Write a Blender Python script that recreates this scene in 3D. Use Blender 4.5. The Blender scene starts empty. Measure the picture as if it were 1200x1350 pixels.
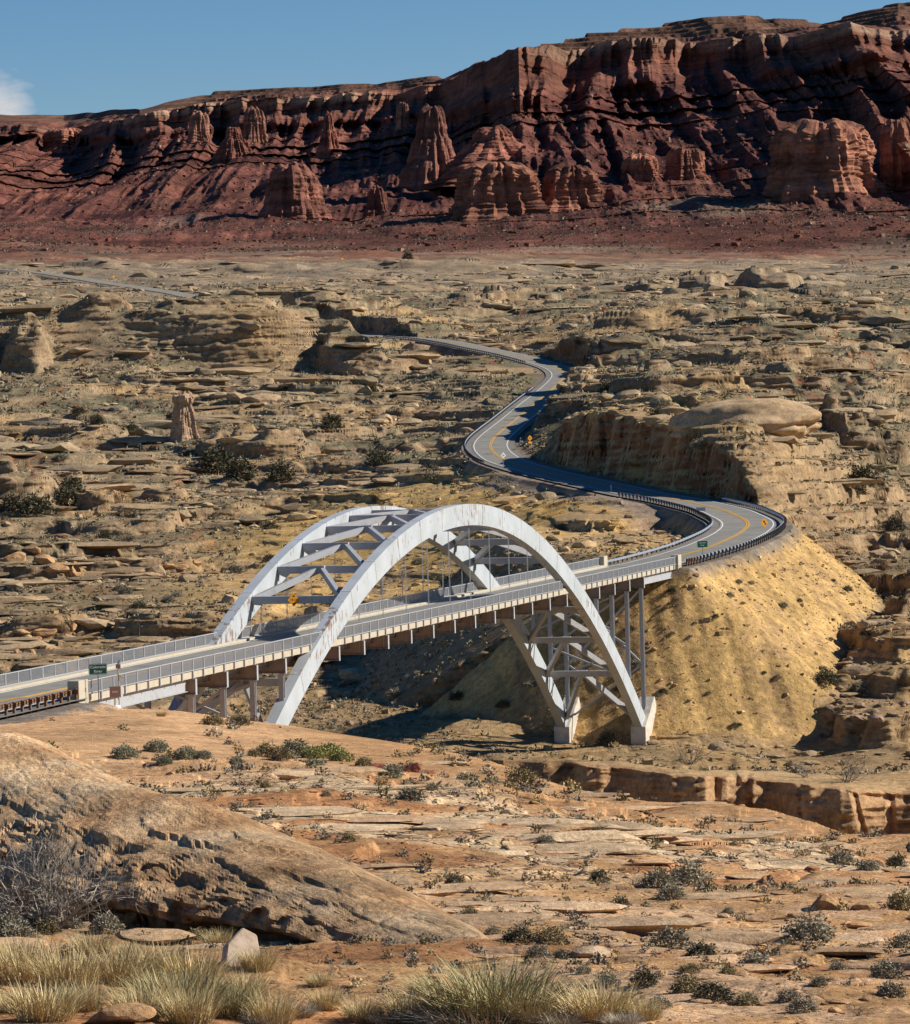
import bpy, bmesh, math, random
import numpy as np
from mathutils import Matrix, Vector
random.seed(7); RNG = np.random.default_rng(11)
scene = bpy.context.scene
col = scene.collection

# ------------------------------------------------------------------ camera
F, PITCH, ROLL = 4949.63, 0.0284046, 0.0274592          # focal length for a 1200 px wide picture
PHI = 0.2802377                                          # heading of the bridge axis
OX, OY, OZ = 0.3147, 381.2184, -19.9416                  # near railing top at mid span
P = 7.62                                                 # 25 ft panel
cp, sp, cr, sr = math.cos(PITCH), math.sin(PITCH), math.cos(ROLL), math.sin(ROLL)
right, up0, fwd = Vector((1, 0, 0)), Vector((0, sp, cp)), Vector((0, cp, -sp))
ex, eu = right * cr - up0 * sr, right * sr + up0 * cr
camd = bpy.data.cameras.new('camera')
cam = bpy.data.objects.new('camera', camd); col.objects.link(cam)
cam.matrix_world = Matrix(((ex.x, eu.x, -fwd.x, 0), (ex.y, eu.y, -fwd.y, 0), (ex.z, eu.z, -fwd.z, 0), (0, 0, 0, 1)))
camd.sensor_fit = 'HORIZONTAL'; camd.sensor_width = 36; camd.lens = F / 1200 * 36
camd.clip_start = 0.5; camd.clip_end = 60000
scene.camera = cam

# ------------------------------------------------------------------ sky and sun
SUN_EL, SUN_AZ = math.radians(32.6), math.radians(83.3)
w = bpy.data.worlds.new('World'); scene.world = w; w.use_nodes = True
nt = w.node_tree; nt.nodes.clear()
def N(nt, typ, **kw):
    n = nt.nodes.new(typ)
    for k, v in kw.items(): setattr(n, k, v)
    return n
wo = N(nt, 'ShaderNodeOutputWorld'); bg = N(nt, 'ShaderNodeBackground'); sky = N(nt, 'ShaderNodeTexSky', sky_type='NISHITA')
sky.sun_disc = False; sky.sun_elevation = SUN_EL; sky.sun_rotation = SUN_AZ
sky.altitude = 1300; sky.air_density = 1.0; sky.dust_density = 0.2; sky.ozone_density = 3.0
hs = N(nt, 'ShaderNodeHueSaturation'); hs.inputs['Saturation'].default_value = 1.35; hs.inputs['Value'].default_value = 1.24; hs.inputs['Hue'].default_value = .508
tc = N(nt, 'ShaderNodeTexCoord'); mp = N(nt, 'ShaderNodeMapping'); mp.inputs['Scale'].default_value = (1, 1, 2.2)
cn = N(nt, 'ShaderNodeTexNoise'); cn.inputs['Scale'].default_value = 95; cn.inputs['Detail'].default_value = 7; cn.inputs['Roughness'].default_value = .55
# one soft cloud bank low over the mesa on the left: where the direction is close to its heading
dist = N(nt, 'ShaderNodeVectorMath', operation='DISTANCE'); dist.inputs[1].default_value = (-0.1195, 0.9893, 0.0795)
mr = N(nt, 'ShaderNodeMapRange'); mr.interpolation_type = 'SMOOTHSTEP'; mr.inputs['From Min'].default_value = 0; mr.inputs['From Max'].default_value = .019
mr.inputs['To Min'].default_value = .85; mr.inputs['To Max'].default_value = 0
ad = N(nt, 'ShaderNodeMath', operation='ADD'); cr_ = N(nt, 'ShaderNodeMapRange'); cr_.inputs['From Min'].default_value = .72; cr_.inputs['From Max'].default_value = 1.25
mx = N(nt, 'ShaderNodeMixRGB'); mx.inputs['Color2'].default_value = (8.6, 8.8, 9.2, 1)
L = nt.links.new
L(sky.outputs[0], hs.inputs['Color']); L(tc.outputs['Generated'], mp.inputs[0]); L(mp.outputs[0], cn.inputs['Vector'])
L(tc.outputs['Generated'], dist.inputs[0]); L(dist.outputs['Value'], mr.inputs[0])
L(mr.outputs[0], ad.inputs[0]); L(cn.outputs[0], ad.inputs[1]); L(ad.outputs[0], cr_.inputs[0])
L(cr_.outputs[0], mx.inputs['Fac']); L(hs.outputs[0], mx.inputs['Color1']); L(mx.outputs[0], bg.inputs['Color'])
bg.inputs['Strength'].default_value = 0.05
L(bg.outputs[0], wo.inputs[0])
sund = bpy.data.lights.new('sun', 'SUN'); sund.energy = 5.0; sund.angle = math.radians(.5); sund.color = (1, .955, .87)
sun = bpy.data.objects.new('sun', sund); col.objects.link(sun)
sdir = Vector((math.sin(SUN_AZ) * math.cos(SUN_EL), math.cos(SUN_AZ) * math.cos(SUN_EL), math.sin(SUN_EL)))
sun.rotation_euler = sdir.to_track_quat('Z', 'Y').to_euler(); sun.location = (200, 100, 300)
vs = scene.view_settings; vs.view_transform = 'Standard'; vs.look = 'None'; vs.exposure = 0.5; vs.gamma = 1; vs.use_curve_mapping = False

# ------------------------------------------------------------------ pixel helper (1200 x 1350 picture) and noise
def rayv(px, py):
    px = np.asarray(px, float); py = np.asarray(py, float)
    dx, dy = px - 600, py - 675
    a = dx * cr - dy * sr; b = dx * sr + dy * cr
    u = -b / F
    return np.stack([a / F, cp + u * sp, -sp + u * cp], -1)
def at(px, py, D):
    r = rayv(px, py); return Vector(tuple(r / r[1] * D))
def yh(px): return 534.37 - .02747 * (px - 600)          # eye level line
_r = np.random.default_rng(3)
_perm = np.concatenate([_r.permutation(256)] * 3).astype(np.int32)
_ang = _r.uniform(0, 2 * np.pi, 256); _gx = np.cos(_ang).astype(np.float32); _gy = np.sin(_ang).astype(np.float32)
_g3 = _r.normal(size=(256, 3)); _g3 = (_g3 / np.linalg.norm(_g3, axis=1)[:, None]).astype(np.float32)
def pn2(x, y, s=0):
    x = x + s * 17.31; y = y + s * 5.77
    xi = np.floor(x); yi = np.floor(y); fx = (x - xi).astype(np.float32); fy = (y - yi).astype(np.float32)
    xi = xi.astype(np.int32) & 255; yi = yi.astype(np.int32) & 255
    u = fx * fx * fx * (fx * (fx * 6 - 15) + 10); v = fy * fy * fy * (fy * (fy * 6 - 15) + 10)
    def g(i, j, dx, dy):
        h = _perm[_perm[(xi + i) & 255] + ((yi + j) & 255)]
        return _gx[h] * dx + _gy[h] * dy
    a = g(0, 0, fx, fy); b = g(1, 0, fx - 1, fy); c = g(0, 1, fx, fy - 1); d = g(1, 1, fx - 1, fy - 1)
    a = a + u * (b - a); c = c + u * (d - c)
    return (a + v * (c - a)) * 1.4
def fbm(x, y, o=4, s=0, gain=.5, lac=2.03):
    t = 0; a = 1.0
    for k in range(o):
        t = t + a * pn2(x, y, s + k * 3); x = x * lac; y = y * lac; a *= gain
    return t
def ridg(x, y, o=3, s=0, gain=.5):
    t = 0; a = 1.0
    for k in range(o):
        t = t + a * (1 - 2.2 * np.abs(pn2(x, y, s + k * 3))); x = x * 2.07; y = y * 2.07; a *= gain
    return t
def pn3(x, y, z, s=0):
    x = x + s * 17.31; y = y + s * 5.77
    xi = np.floor(x); yi = np.floor(y); zi = np.floor(z); fx = x - xi; fy = y - yi; fz = z - zi
    xi = xi.astype(np.int32) & 255; yi = yi.astype(np.int32) & 255; zi = zi.astype(np.int32) & 255
    f = lambda t: t * t * t * (t * (t * 6 - 15) + 10)
    u, v, w_ = f(fx), f(fy), f(fz); out = 0
    for i in (0, 1):
        for j in (0, 1):
            for k in (0, 1):
                h = _perm[_perm[_perm[(xi + i) & 255] + ((yi + j) & 255)] + ((zi + k) & 255)]
                g = _g3[h]
                d = g[..., 0] * (fx - i) + g[..., 1] * (fy - j) + g[..., 2] * (fz - k)
                out = out + d * (u if i else 1 - u) * (v if j else 1 - v) * (w_ if k else 1 - w_)
    return out * 1.5
def sstep(a, b, x):
    t = np.clip((x - a) / (b - a), 0, 1); return t * t * (3 - 2 * t)
def lerp(a, b, t): return a + (b - a) * t

# ------------------------------------------------------------------ object helpers
def tag(o, label=None, cat=None, group=None, kind=None):
    if label: o['label'] = label
    if cat: o['category'] = cat
    if group: o['group'] = group
    if kind: o['kind'] = kind
    return o
def link_mesh(name, me, mat, parent=None):
    o = bpy.data.objects.new(name, me); col.objects.link(o)
    if mat is not None and not me.materials:
        for m in (mat if isinstance(mat, (list, tuple)) else [mat]): me.materials.append(m)
    if parent: o.parent = parent
    return o
def empty(name, loc=(0, 0, 0), rz=0, parent=None):
    o = bpy.data.objects.new(name, None); col.objects.link(o); o.location = loc; o.rotation_euler = (0, 0, rz); o.empty_display_size = .5
    if parent: o.parent = parent
    return o
def np_mesh(name, verts, quads=None, tris=None, cols=None, smooth=False):
    me = bpy.data.meshes.new(name); verts = np.asarray(verts, np.float32)
    me.vertices.add(len(verts)); me.vertices.foreach_set('co', verts.ravel())
    li, st, tot = [], [], 0
    if quads is not None and len(quads):
        quads = np.asarray(quads, np.int32); li.append(quads.ravel()); st.append(np.arange(len(quads), dtype=np.int32) * 4); tot = quads.size
    if tris is not None and len(tris):
        tris = np.asarray(tris, np.int32); li.append(tris.ravel()); st.append(tot + np.arange(len(tris), dtype=np.int32) * 3)
    li = np.concatenate(li); st = np.concatenate(st)
    me.loops.add(len(li)); me.loops.foreach_set('vertex_index', li)
    me.polygons.add(len(st)); me.polygons.foreach_set('loop_start', st)
    me.update(calc_edges=True)
    if cols is not None:
        c = np.ones((len(verts), 4), np.float32); c[:, :3] = cols
        a = me.color_attributes.new('col', 'FLOAT_COLOR', 'POINT'); a.data.foreach_set('color', c.ravel())
    me.polygons.foreach_set('use_smooth', np.full(len(st), smooth)); me.validate()
    return me
class MB:                                              # collects boxes, beams and tubes into one mesh
    def __init__(s): s.v = []; s.f = []
    def add(s, vs, fs):
        b = len(s.v); s.v += [tuple(v) for v in vs]; s.f += [tuple(i + b for i in f) for f in fs]
    def box(s, x0, x1, y0, y1, z0, z1):
        s.add([(x0, y0, z0), (x1, y0, z0), (x1, y1, z0), (x0, y1, z0), (x0, y0, z1), (x1, y0, z1), (x1, y1, z1), (x0, y1, z1)],
              [(0, 3, 2, 1), (4, 5, 6, 7), (0, 1, 5, 4), (1, 2, 6, 5), (2, 3, 7, 6), (3, 0, 4, 7)])
    def beam(s, a, b, w_, h, up=(0, 0, 1)):
        a, b = Vector(a), Vector(b); d = (b - a).normalized(); x = d.cross(Vector(up))
        if x.length < 1e-4: x = d.cross(Vector((0, 1, 0)))
        x.normalize(); y = x.cross(d).normalized(); x *= w_ / 2; y *= h / 2
        s.add([a - x - y, a + x - y, a + x + y, a - x + y, b - x - y, b + x - y, b + x + y, b - x + y],
              [(0, 3, 2, 1), (4, 5, 6, 7), (0, 1, 5, 4), (1, 2, 6, 5), (2, 3, 7, 6), (3, 0, 4, 7)])
    def ibeam(s, a, b, w_, h, t=.06, up=(0, 0, 1)):
        a, b = Vector(a), Vector(b); d = (b - a).normalized(); x = d.cross(Vector(up))
        if x.length < 1e-4: x = d.cross(Vector((0, 1, 0)))
        y = x.normalized().cross(d).normalized(); o = y * (h / 2 - t / 2)
        s.beam(a + o, b + o, w_, t, up); s.beam(a - o, b - o, w_, t, up); s.beam(a, b, t, h - 2 * t - .004, up)
    def tube(s, a, b, r, n=6, r2=None):
        a, b = Vector(a), Vector(b); d = (b - a).normalized(); x = d.orthogonal().normalized(); y = d.cross(x); r2 = r if r2 is None else r2
        vs = [a + (x * math.cos(t) + y * math.sin(t)) * r for t in [2 * math.pi * k / n for k in range(n)]]
        vs += [b + (x * math.cos(t) + y * math.sin(t)) * r2 for t in [2 * math.pi * k / n for k in range(n)]]
        s.add(vs, [(k, (k + 1) % n, n + (k + 1) % n, n + k) for k in range(n)] + [tuple(range(n - 1, -1, -1)), tuple(range(n, 2 * n))])
    def prism(s, poly, y0, y1):                          # polygon in x,z extruded along y
        n = len(poly); vs = [(x, y0, z) for x, z in poly] + [(x, y1, z) for x, z in poly]
        s.add(vs, [tuple(range(n)), tuple(range(2 * n - 1, n - 1, -1))] + [((k + 1) % n, k, n + k, n + (k + 1) % n) for k in range(n)])
    def mesh(s, name, bevel=0):
        me = bpy.data.meshes.new(name); me.from_pydata(s.v, [], s.f); me.update()
        bm = bmesh.new(); bm.from_mesh(me); bmesh.ops.recalc_face_normals(bm, faces=bm.faces)
        if bevel: bmesh.ops.bevel(bm, geom=list(bm.edges), offset=bevel, segments=1, affect='EDGES')
        bm.to_mesh(me); bm.free(); return me
    def build(s, name, mat, parent=None, bevel=0): return link_mesh(name, s.mesh(name, bevel), mat, parent)

# ------------------------------------------------------------------ materials
def mat(name, color, rough=.8, metal=0, noise=None, bump=0, bscale=20, spec=.3, coords='Object'):
    m = bpy.data.materials.new(name); m.use_nodes = True; t = m.node_tree; b = t.nodes['Principled BSDF']
    b.inputs['Roughness'].default_value = rough; b.inputs['Metallic'].default_value = metal; b.inputs['Specular IOR Level'].default_value = spec
    b.inputs['Base Color'].default_value = (*color, 1)
    tcn = N(t, 'ShaderNodeTexCoord')
    if noise:
        c2, sc, lo, hi = noise
        n = N(t, 'ShaderNodeTexNoise'); n.inputs['Scale'].default_value = sc; n.inputs['Detail'].default_value = 8; n.inputs['Roughness'].default_value = .65
        r = N(t, 'ShaderNodeMapRange'); r.inputs['From Min'].default_value = lo; r.inputs['From Max'].default_value = hi
        x = N(t, 'ShaderNodeMixRGB'); x.inputs[1].default_value = (*color, 1); x.inputs[2].default_value = (*c2, 1)
        t.links.new(tcn.outputs[coords], n.inputs['Vector']); t.links.new(n.outputs[0], r.inputs[0]); t.links.new(r.outputs[0], x.inputs[0]); t.links.new(x.outputs[0], b.inputs['Base Color'])
    if bump:
        n2 = N(t, 'ShaderNodeTexNoise'); n2.inputs['Scale'].default_value = bscale; n2.inputs['Detail'].default_value = 6
        bp = N(t, 'ShaderNodeBump'); bp.inputs['Strength'].default_value = .6; bp.inputs['Distance'].default_value = bump
        t.links.new(tcn.outputs[coords], n2.inputs['Vector']); t.links.new(n2.outputs[0], bp.inputs['Height']); t.links.new(bp.outputs[0], b.inputs['Normal'])
    return m
def ground_mat(name, scales=(.12, 1.1, 9.), amp=.55, bump=.25, bsc=1.5, strata=0.0, attr='col', cracks=False):
    # zone colour from the mesh times three octaves of mineral mottling, with bump of the same grain
    m = bpy.data.materials.new(name); m.use_nodes = True; t = m.node_tree; b = t.nodes['Principled BSDF']
    b.inputs['Roughness'].default_value = .95; b.inputs['Specular IOR Level'].default_value = .1
    ac = N(t, 'ShaderNodeAttribute', attribute_name=attr); g = N(t, 'ShaderNodeNewGeometry')
    cur = ac.outputs['Color']
    for i, sc in enumerate(scales):
        n = N(t, 'ShaderNodeTexNoise'); n.inputs['Scale'].default_value = sc; n.inputs['Detail'].default_value = 7; n.inputs['Roughness'].default_value = .68
        t.links.new(g.outputs['Position'], n.inputs['Vector'])
        r = N(t, 'ShaderNodeMapRange'); r.inputs['From Min'].default_value = .3; r.inputs['From Max'].default_value = .7
        r.inputs['To Min'].default_value = 1 - amp * (.7, .8, .8)[i]; r.inputs['To Max'].default_value = 1 + amp * (.6, .7, .7)[i]
        t.links.new(n.outputs[0], r.inputs[0])
        x = N(t, 'ShaderNodeVectorMath', operation='SCALE'); t.links.new(cur, x.inputs[0]); t.links.new(r.outputs[0], x.inputs['Scale']); cur = x.outputs[0]
    if strata:
        mpn = N(t, 'ShaderNodeMapping'); mpn.inputs['Scale'].default_value = (.006, .006, strata)
        n = N(t, 'ShaderNodeTexNoise'); n.inputs['Scale'].default_value = 1; n.inputs['Detail'].default_value = 6; n.inputs['Roughness'].default_value = .7
        t.links.new(g.outputs['Position'], mpn.inputs[0]); t.links.new(mpn.outputs[0], n.inputs['Vector'])
        r = N(t, 'ShaderNodeMapRange'); r.inputs['From Min'].default_value = .35; r.inputs['From Max'].default_value = .65; r.inputs['To Min'].default_value = .5; r.inputs['To Max'].default_value = 1.5
        t.links.new(n.outputs[0], r.inputs[0])
        x = N(t, 'ShaderNodeVectorMath', operation='SCALE'); t.links.new(cur, x.inputs[0]); t.links.new(r.outputs[0], x.inputs['Scale']); cur = x.outputs[0]
    hgt_extra = None
    if cracks:
        ca = N(t, 'ShaderNodeAttribute', attribute_name='crk'); dn = N(t, 'ShaderNodeTexNoise'); dn.inputs['Scale'].default_value = .5; dn.inputs['Detail'].default_value = 4
        t.links.new(g.outputs['Position'], dn.inputs['Vector']); dm = N(t, 'ShaderNodeVectorMath', operation='SCALE'); dm.inputs['Scale'].default_value = 2.6; t.links.new(dn.outputs['Color'], dm.inputs[0])
        da = N(t, 'ShaderNodeVectorMath', operation='ADD'); t.links.new(g.outputs['Position'], da.inputs[0]); t.links.new(dm.outputs[0], da.inputs[1])
        tot = None
        for sc3, wd in (((.28, .10, .3), .030), ((.9, .28, .9), .045)):
            mpn = N(t, 'ShaderNodeMapping'); mpn.inputs['Scale'].default_value = sc3; t.links.new(da.outputs[0], mpn.inputs[0])
            vo = N(t, 'ShaderNodeTexVoronoi', feature='DISTANCE_TO_EDGE'); vo.inputs['Scale'].default_value = 1; t.links.new(mpn.outputs[0], vo.inputs['Vector'])
            r = N(t, 'ShaderNodeMapRange'); r.inputs['From Min'].default_value = 0; r.inputs['From Max'].default_value = wd; r.inputs['To Min'].default_value = 1; r.inputs['To Max'].default_value = 0; t.links.new(vo.outputs['Distance'], r.inputs[0])
            if tot is None: tot = r.outputs[0]
            else:
                mxm = N(t, 'ShaderNodeMath', operation='MAXIMUM'); t.links.new(tot, mxm.inputs[0]); t.links.new(r.outputs[0], mxm.inputs[1]); tot = mxm.outputs[0]
        cm = N(t, 'ShaderNodeMath', operation='MULTIPLY'); t.links.new(tot, cm.inputs[0]); t.links.new(ca.outputs['Fac'], cm.inputs[1])
        cx = N(t, 'ShaderNodeMixRGB'); cx.inputs[2].default_value = (.11, .065, .04, 1); t.links.new(cm.outputs[0], cx.inputs[0]); t.links.new(cur, cx.inputs[1]); cur = cx.outputs[0]; hgt_extra = cm.outputs[0]
    t.links.new(cur, b.inputs['Base Color'])
    n2 = N(t, 'ShaderNodeTexNoise'); n2.inputs['Scale'].default_value = bsc; n2.inputs['Detail'].default_value = 9; n2.inputs['Roughness'].default_value = .7
    t.links.new(g.outputs['Position'], n2.inputs['Vector'])
    bp = N(t, 'ShaderNodeBump'); bp.inputs['Strength'].default_value = .8; bp.inputs['Distance'].default_value = bump
    ho = n2.outputs[0]
    if hgt_extra is not None:
        hm = N(t, 'ShaderNodeMath', operation='MULTIPLY_ADD'); hm.inputs[1].default_value = -.8; t.links.new(hgt_extra, hm.inputs[0]); t.links.new(ho, hm.inputs[2]); ho = hm.outputs[0]
    t.links.new(ho, bp.inputs['Height']); t.links.new(bp.outputs[0], b.inputs['Normal'])
    return m
def attr_mat(name, rough=.9, amp=.4, sc=3., trans=0):
    m = bpy.data.materials.new(name); m.use_nodes = True; t = m.node_tree; b = t.nodes['Principled BSDF']
    b.inputs['Roughness'].default_value = rough; b.inputs['Specular IOR Level'].default_value = .15
    ac = N(t, 'ShaderNodeAttribute', attribute_name='col'); oi = N(t, 'ShaderNodeObjectInfo')
    r = N(t, 'ShaderNodeMapRange'); r.inputs['To Min'].default_value = 1 - amp; r.inputs['To Max'].default_value = 1 + amp
    x = N(t, 'ShaderNodeVectorMath', operation='SCALE'); t.links.new(oi.outputs['Random'], r.inputs[0]); t.links.new(ac.outputs['Color'], x.inputs[0]); t.links.new(r.outputs[0], x.inputs['Scale'])
    t.links.new(x.outputs[0], b.inputs['Base Color']); return m
M = {}
M['ground'] = ground_mat('desert_ground', bump=.3, cracks=True)
M['mesa'] = ground_mat('mesa_rock', scales=(.004, .03, .2), amp=.45, bump=5, bsc=.06, strata=.085)
M['rock'] = ground_mat('boulder_rock', scales=(.3, 2., 14.), amp=.45, bump=.12, bsc=4)
M['asphalt'] = mat('asphalt', (.25, .23, .19), .9, noise=((.17, .157, .132), .35, .35, .7), bump=.01, bscale=8)
M['shoulder'] = mat('road_shoulder_asphalt', (.15, .135, .115), .95, noise=((.22, .19, .15), .4, .4, .7))
M['white_line'] = mat('white_road_paint', (.72, .71, .66), .7, noise=((.45, .44, .41), 2, .5, .75))
M['yellow_line'] = mat('yellow_road_paint', (.62, .33, .04), .7, noise=((.4, .24, .06), 2, .5, .75))
M['concrete'] = mat('cream_concrete', (.45, .39, .295), .9, noise=((.38, .31, .22), 1.3, .45, .75), bump=.01)
M['pier_concrete'] = mat('pale_pier_concrete', (.55, .49, .40), .9, noise=((.36, .30, .23), 1.1, .45, .72), bump=.03, bscale=3)
M['steel_grey'] = mat('grey_painted_steel', (.36, .36, .365), .55, noise=((.27, .26, .25), 1.5, .5, .75))
M['beam_brown'] = mat('weathered_floor_beam_steel', (.27, .22, .185), .75, noise=((.18, .14, .11), .9, .45, .7))
M['rail_metal'] = mat('galvanised_railing', (.42, .43, .44), .5, metal=.25, noise=((.32, .32, .32), 3, .5, .7))
M['picket_metal'] = mat('dull_railing_pickets', (.27, .27, .275), .6, metal=.2)
M['galv'] = mat('galvanised_guardrail', (.62, .66, .70), .32, metal=.75, noise=((.42, .44, .46), 2, .45, .75))
M['rust'] = mat('rusty_guardrail', (.16, .075, .035), .85, noise=((.30, .16, .08), 4, .45, .7))
M['wood_post'] = mat('dark_guardrail_post', (.07, .06, .055), .9, noise=((.13, .10, .08), 5, .45, .7))
M['seam'] = mat('riveted_seam_steel', (.50, .50, .49), .6, noise=((.3, .28, .26), 6, .45, .6))
M['green'] = mat('green_sign_sheeting', (.005, .125, .062), .5); M['white'] = mat('white_sign_letters', (.8, .8, .78), .5)
M['orange'] = mat('amber_sign_sheeting', (.78, .31, .008), .45); M['black'] = mat('black_sign_print', (.012, .012, .014), .6)
M['signback'] = mat('bare_aluminium_sign_back', (.5, .52, .54), .4, metal=.6); M['post'] = mat('sign_post_steel', (.3, .3, .29), .6, metal=.4)
M['brown'] = mat('brown_sign_paint', (.15, .07, .05), .7); M['woodpale'] = mat('pale_weathered_wood', (.45, .36, .25), .9)
M['red'] = mat('red_reflector', (.5, .05, .02), .4)
def arch_paint():
    m = bpy.data.materials.new('peeling_white_arch_paint'); m.use_nodes = True; t = m.node_tree; b = t.nodes['Principled BSDF']
    b.inputs['Roughness'].default_value = .55; b.inputs['Specular IOR Level'].default_value = .3
    tcn = N(t, 'ShaderNodeTexCoord')
    base = N(t, 'ShaderNodeTexNoise'); base.inputs['Scale'].default_value = .35; base.inputs['Detail'].default_value = 6
    t.links.new(tcn.outputs['Object'], base.inputs['Vector'])
    r0 = N(t, 'ShaderNodeMapRange'); r0.inputs['From Min'].default_value = .35; r0.inputs['From Max'].default_value = .7
    x0 = N(t, 'ShaderNodeMixRGB'); x0.inputs[1].default_value = (.43, .45, .465, 1); x0.inputs[2].default_value = (.35, .37, .37, 1)
    t.links.new(base.outputs[0], r0.inputs[0]); t.links.new(r0.outputs[0], x0.inputs[0])
    # peeled streaks: stretched vertically, more of them near the crown and near the left deck crossing
    mp_ = N(t, 'ShaderNodeMapping'); mp_.inputs['Scale'].default_value = (2.3, 1.6, .75); t.links.new(tcn.outputs['Object'], mp_.inputs[0])
    n1 = N(t, 'ShaderNodeTexNoise'); n1.inputs['Scale'].default_value = 1; n1.inputs['Detail'].default_value = 5; n1.inputs['Roughness'].default_value = .6
    t.links.new(mp_.outputs[0], n1.inputs['Vector'])
    big = N(t, 'ShaderNodeTexNoise'); big.inputs['Scale'].default_value = .11; big.inputs['Detail'].default_value = 2; t.links.new(tcn.outputs['Object'], big.inputs['Vector'])
    sx = N(t, 'ShaderNodeSeparateXYZ'); t.links.new(tcn.outputs['Object'], sx.inputs[0])
    def bump_at(x, y, wd, amp):
        d = N(t, 'ShaderNodeMath', operation='SUBTRACT'); d.inputs[1].default_value = x; t.links.new(sx.outputs[0], d.inputs[0])
        a = N(t, 'ShaderNodeMath', operation='ABSOLUTE'); t.links.new(d.outputs[0], a.inputs[0])
        r = N(t, 'ShaderNodeMapRange'); r.inputs['From Min'].default_value = 0; r.inputs['From Max'].default_value = wd; r.inputs['To Min'].default_value = amp; r.inputs['To Max'].default_value = 0
        t.links.new(a.outputs[0], r.inputs[0]); return r.outputs[0]
    s = None
    for o in (n1.outputs[0], bump_at(-47.5, 0, 4.5, .17), bump_at(-42, 0, 5, .1), bump_at(2, 0, 26, .085)):
        if s is None: s = o
        else:
            a = N(t, 'ShaderNodeMath', operation='ADD'); t.links.new(s, a.inputs[0]); t.links.new(o, a.inputs[1]); s = a.outputs[0]
    sc_ = N(t, 'ShaderNodeMath', operation='MULTIPLY_ADD'); sc_.inputs[1].default_value = .45; sc_.inputs[2].default_value = -.225; t.links.new(big.outputs[0], sc_.inputs[0])
    a = N(t, 'ShaderNodeMath', operation='ADD'); t.links.new(s, a.inputs[0]); t.links.new(sc_.outputs[0], a.inputs[1])
    r1 = N(t, 'ShaderNodeMapRange'); r1.inputs['From Min'].default_value = .66; r1.inputs['From Max'].default_value = .705; t.links.new(a.outputs[0], r1.inputs[0])
    rc = N(t, 'ShaderNodeMixRGB'); rc.inputs[1].default_value = (.26, .13, .07, 1); rc.inputs[2].default_value = (.20, .17, .15, 1); t.links.new(base.outputs[0], rc.inputs[0])
    x1 = N(t, 'ShaderNodeMixRGB'); t.links.new(r1.outputs[0], x1.inputs[0]); t.links.new(x0.outputs[0], x1.inputs[1]); t.links.new(rc.outputs[0], x1.inputs[2])
    t.links.new(x1.outputs[0], b.inputs['Base Color']); return m
M['arch'] = arch_paint()

# ------------------------------------------------------------------ road line (world points of the centre line)
cph, sph = math.cos(PHI), math.sin(PHI)
def bw(u, v, z): return Vector((OX + u * sph - v * cph, OY + u * cph + v * sph, OZ + z))
FAR = [tuple(bw(UE_, 4.8, -1.2)) for UE_ in (99.0, 112)] + [
    (34.0, 509, -20.3), (39.4, 529.0, -19.5), (42.1, 544.7, -19.1), (43.2, 554, -18.8), (43.6, 564.0, -18.5), (43.1, 577.7, -18.1), (41.9, 592.3, -17.6),
    (37.6, 620.2, -16.8), (32.5, 641.2, -16.1), (27.3, 671.4, -15.2), (21.5, 704.6, -14.2), (16.2, 737.5, -13.2), (11.4, 776.6, -12.0), (9.5, 806.7, -11.1),
    (8.5, 838.5, -10.0), (8.7, 860, -8.8), (10.6, 890.0, -7.2), (15.9, 945.0, -4.0), (22.1, 1005.0, -0.1), (28.3, 1065.0, 3.6), (32.4, 1110.0, 6.4), (34.3, 1140.0, 8.3),
    (33.7, 1165.0, 10.2), (30.0, 1185.0, 12.2), (20.0, 1225.0, 15.8), (9.2, 1265.0, 19.0), (1.6, 1300.0, 21.4), (-9.2, 1350.0, 24.1), (-26.8, 1420.0, 26.9), (-60, 1530, 32)]
NEAR = [tuple(bw(u, 4.8, -1.2)) for u in (-104.3, -130, -160, -190, -220)]
UPPER = [tuple(at(px, py, d)) for px, py, d in ((-60, 352, 2330), (40, 358, 2240), (100, 366, 2150), (135, 372, 2090), (190, 380, 2010), (235, 387, 1940), (262, 394, 1885), (300, 401, 1830), (350, 408, 1780))]
def resample(pts, step, smooth=True):
    p = np.array(pts, float)
    if smooth:                                            # Catmull-Rom through the points
        q = np.vstack([2 * p[0] - p[1], p, 2 * p[-1] - p[-2]]); out = []
        for i in range(1, len(q) - 2):
            for t in np.linspace(0, 1, 14, endpoint=False):
                a, b, c, d = q[i - 1:i + 3]
                out.append(.5 * (2 * b + (c - a) * t + (2 * a - 5 * b + 4 * c - d) * t * t + (3 * b - a - 3 * c + d) * t ** 3))
        p = np.vstack([out, p[-1:]])
    s = np.r_[0, np.cumsum(np.linalg.norm(np.diff(p, axis=0), axis=1))]
    t = np.linspace(0, s[-1], max(2, int(s[-1] / step) + 1))
    return np.stack([np.interp(t, s, p[:, k]) for k in range(3)], -1)
R_FAR, R_NEAR, R_UP = resample(FAR, 4), resample(NEAR, 8), resample(UPPER, 12)
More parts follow.
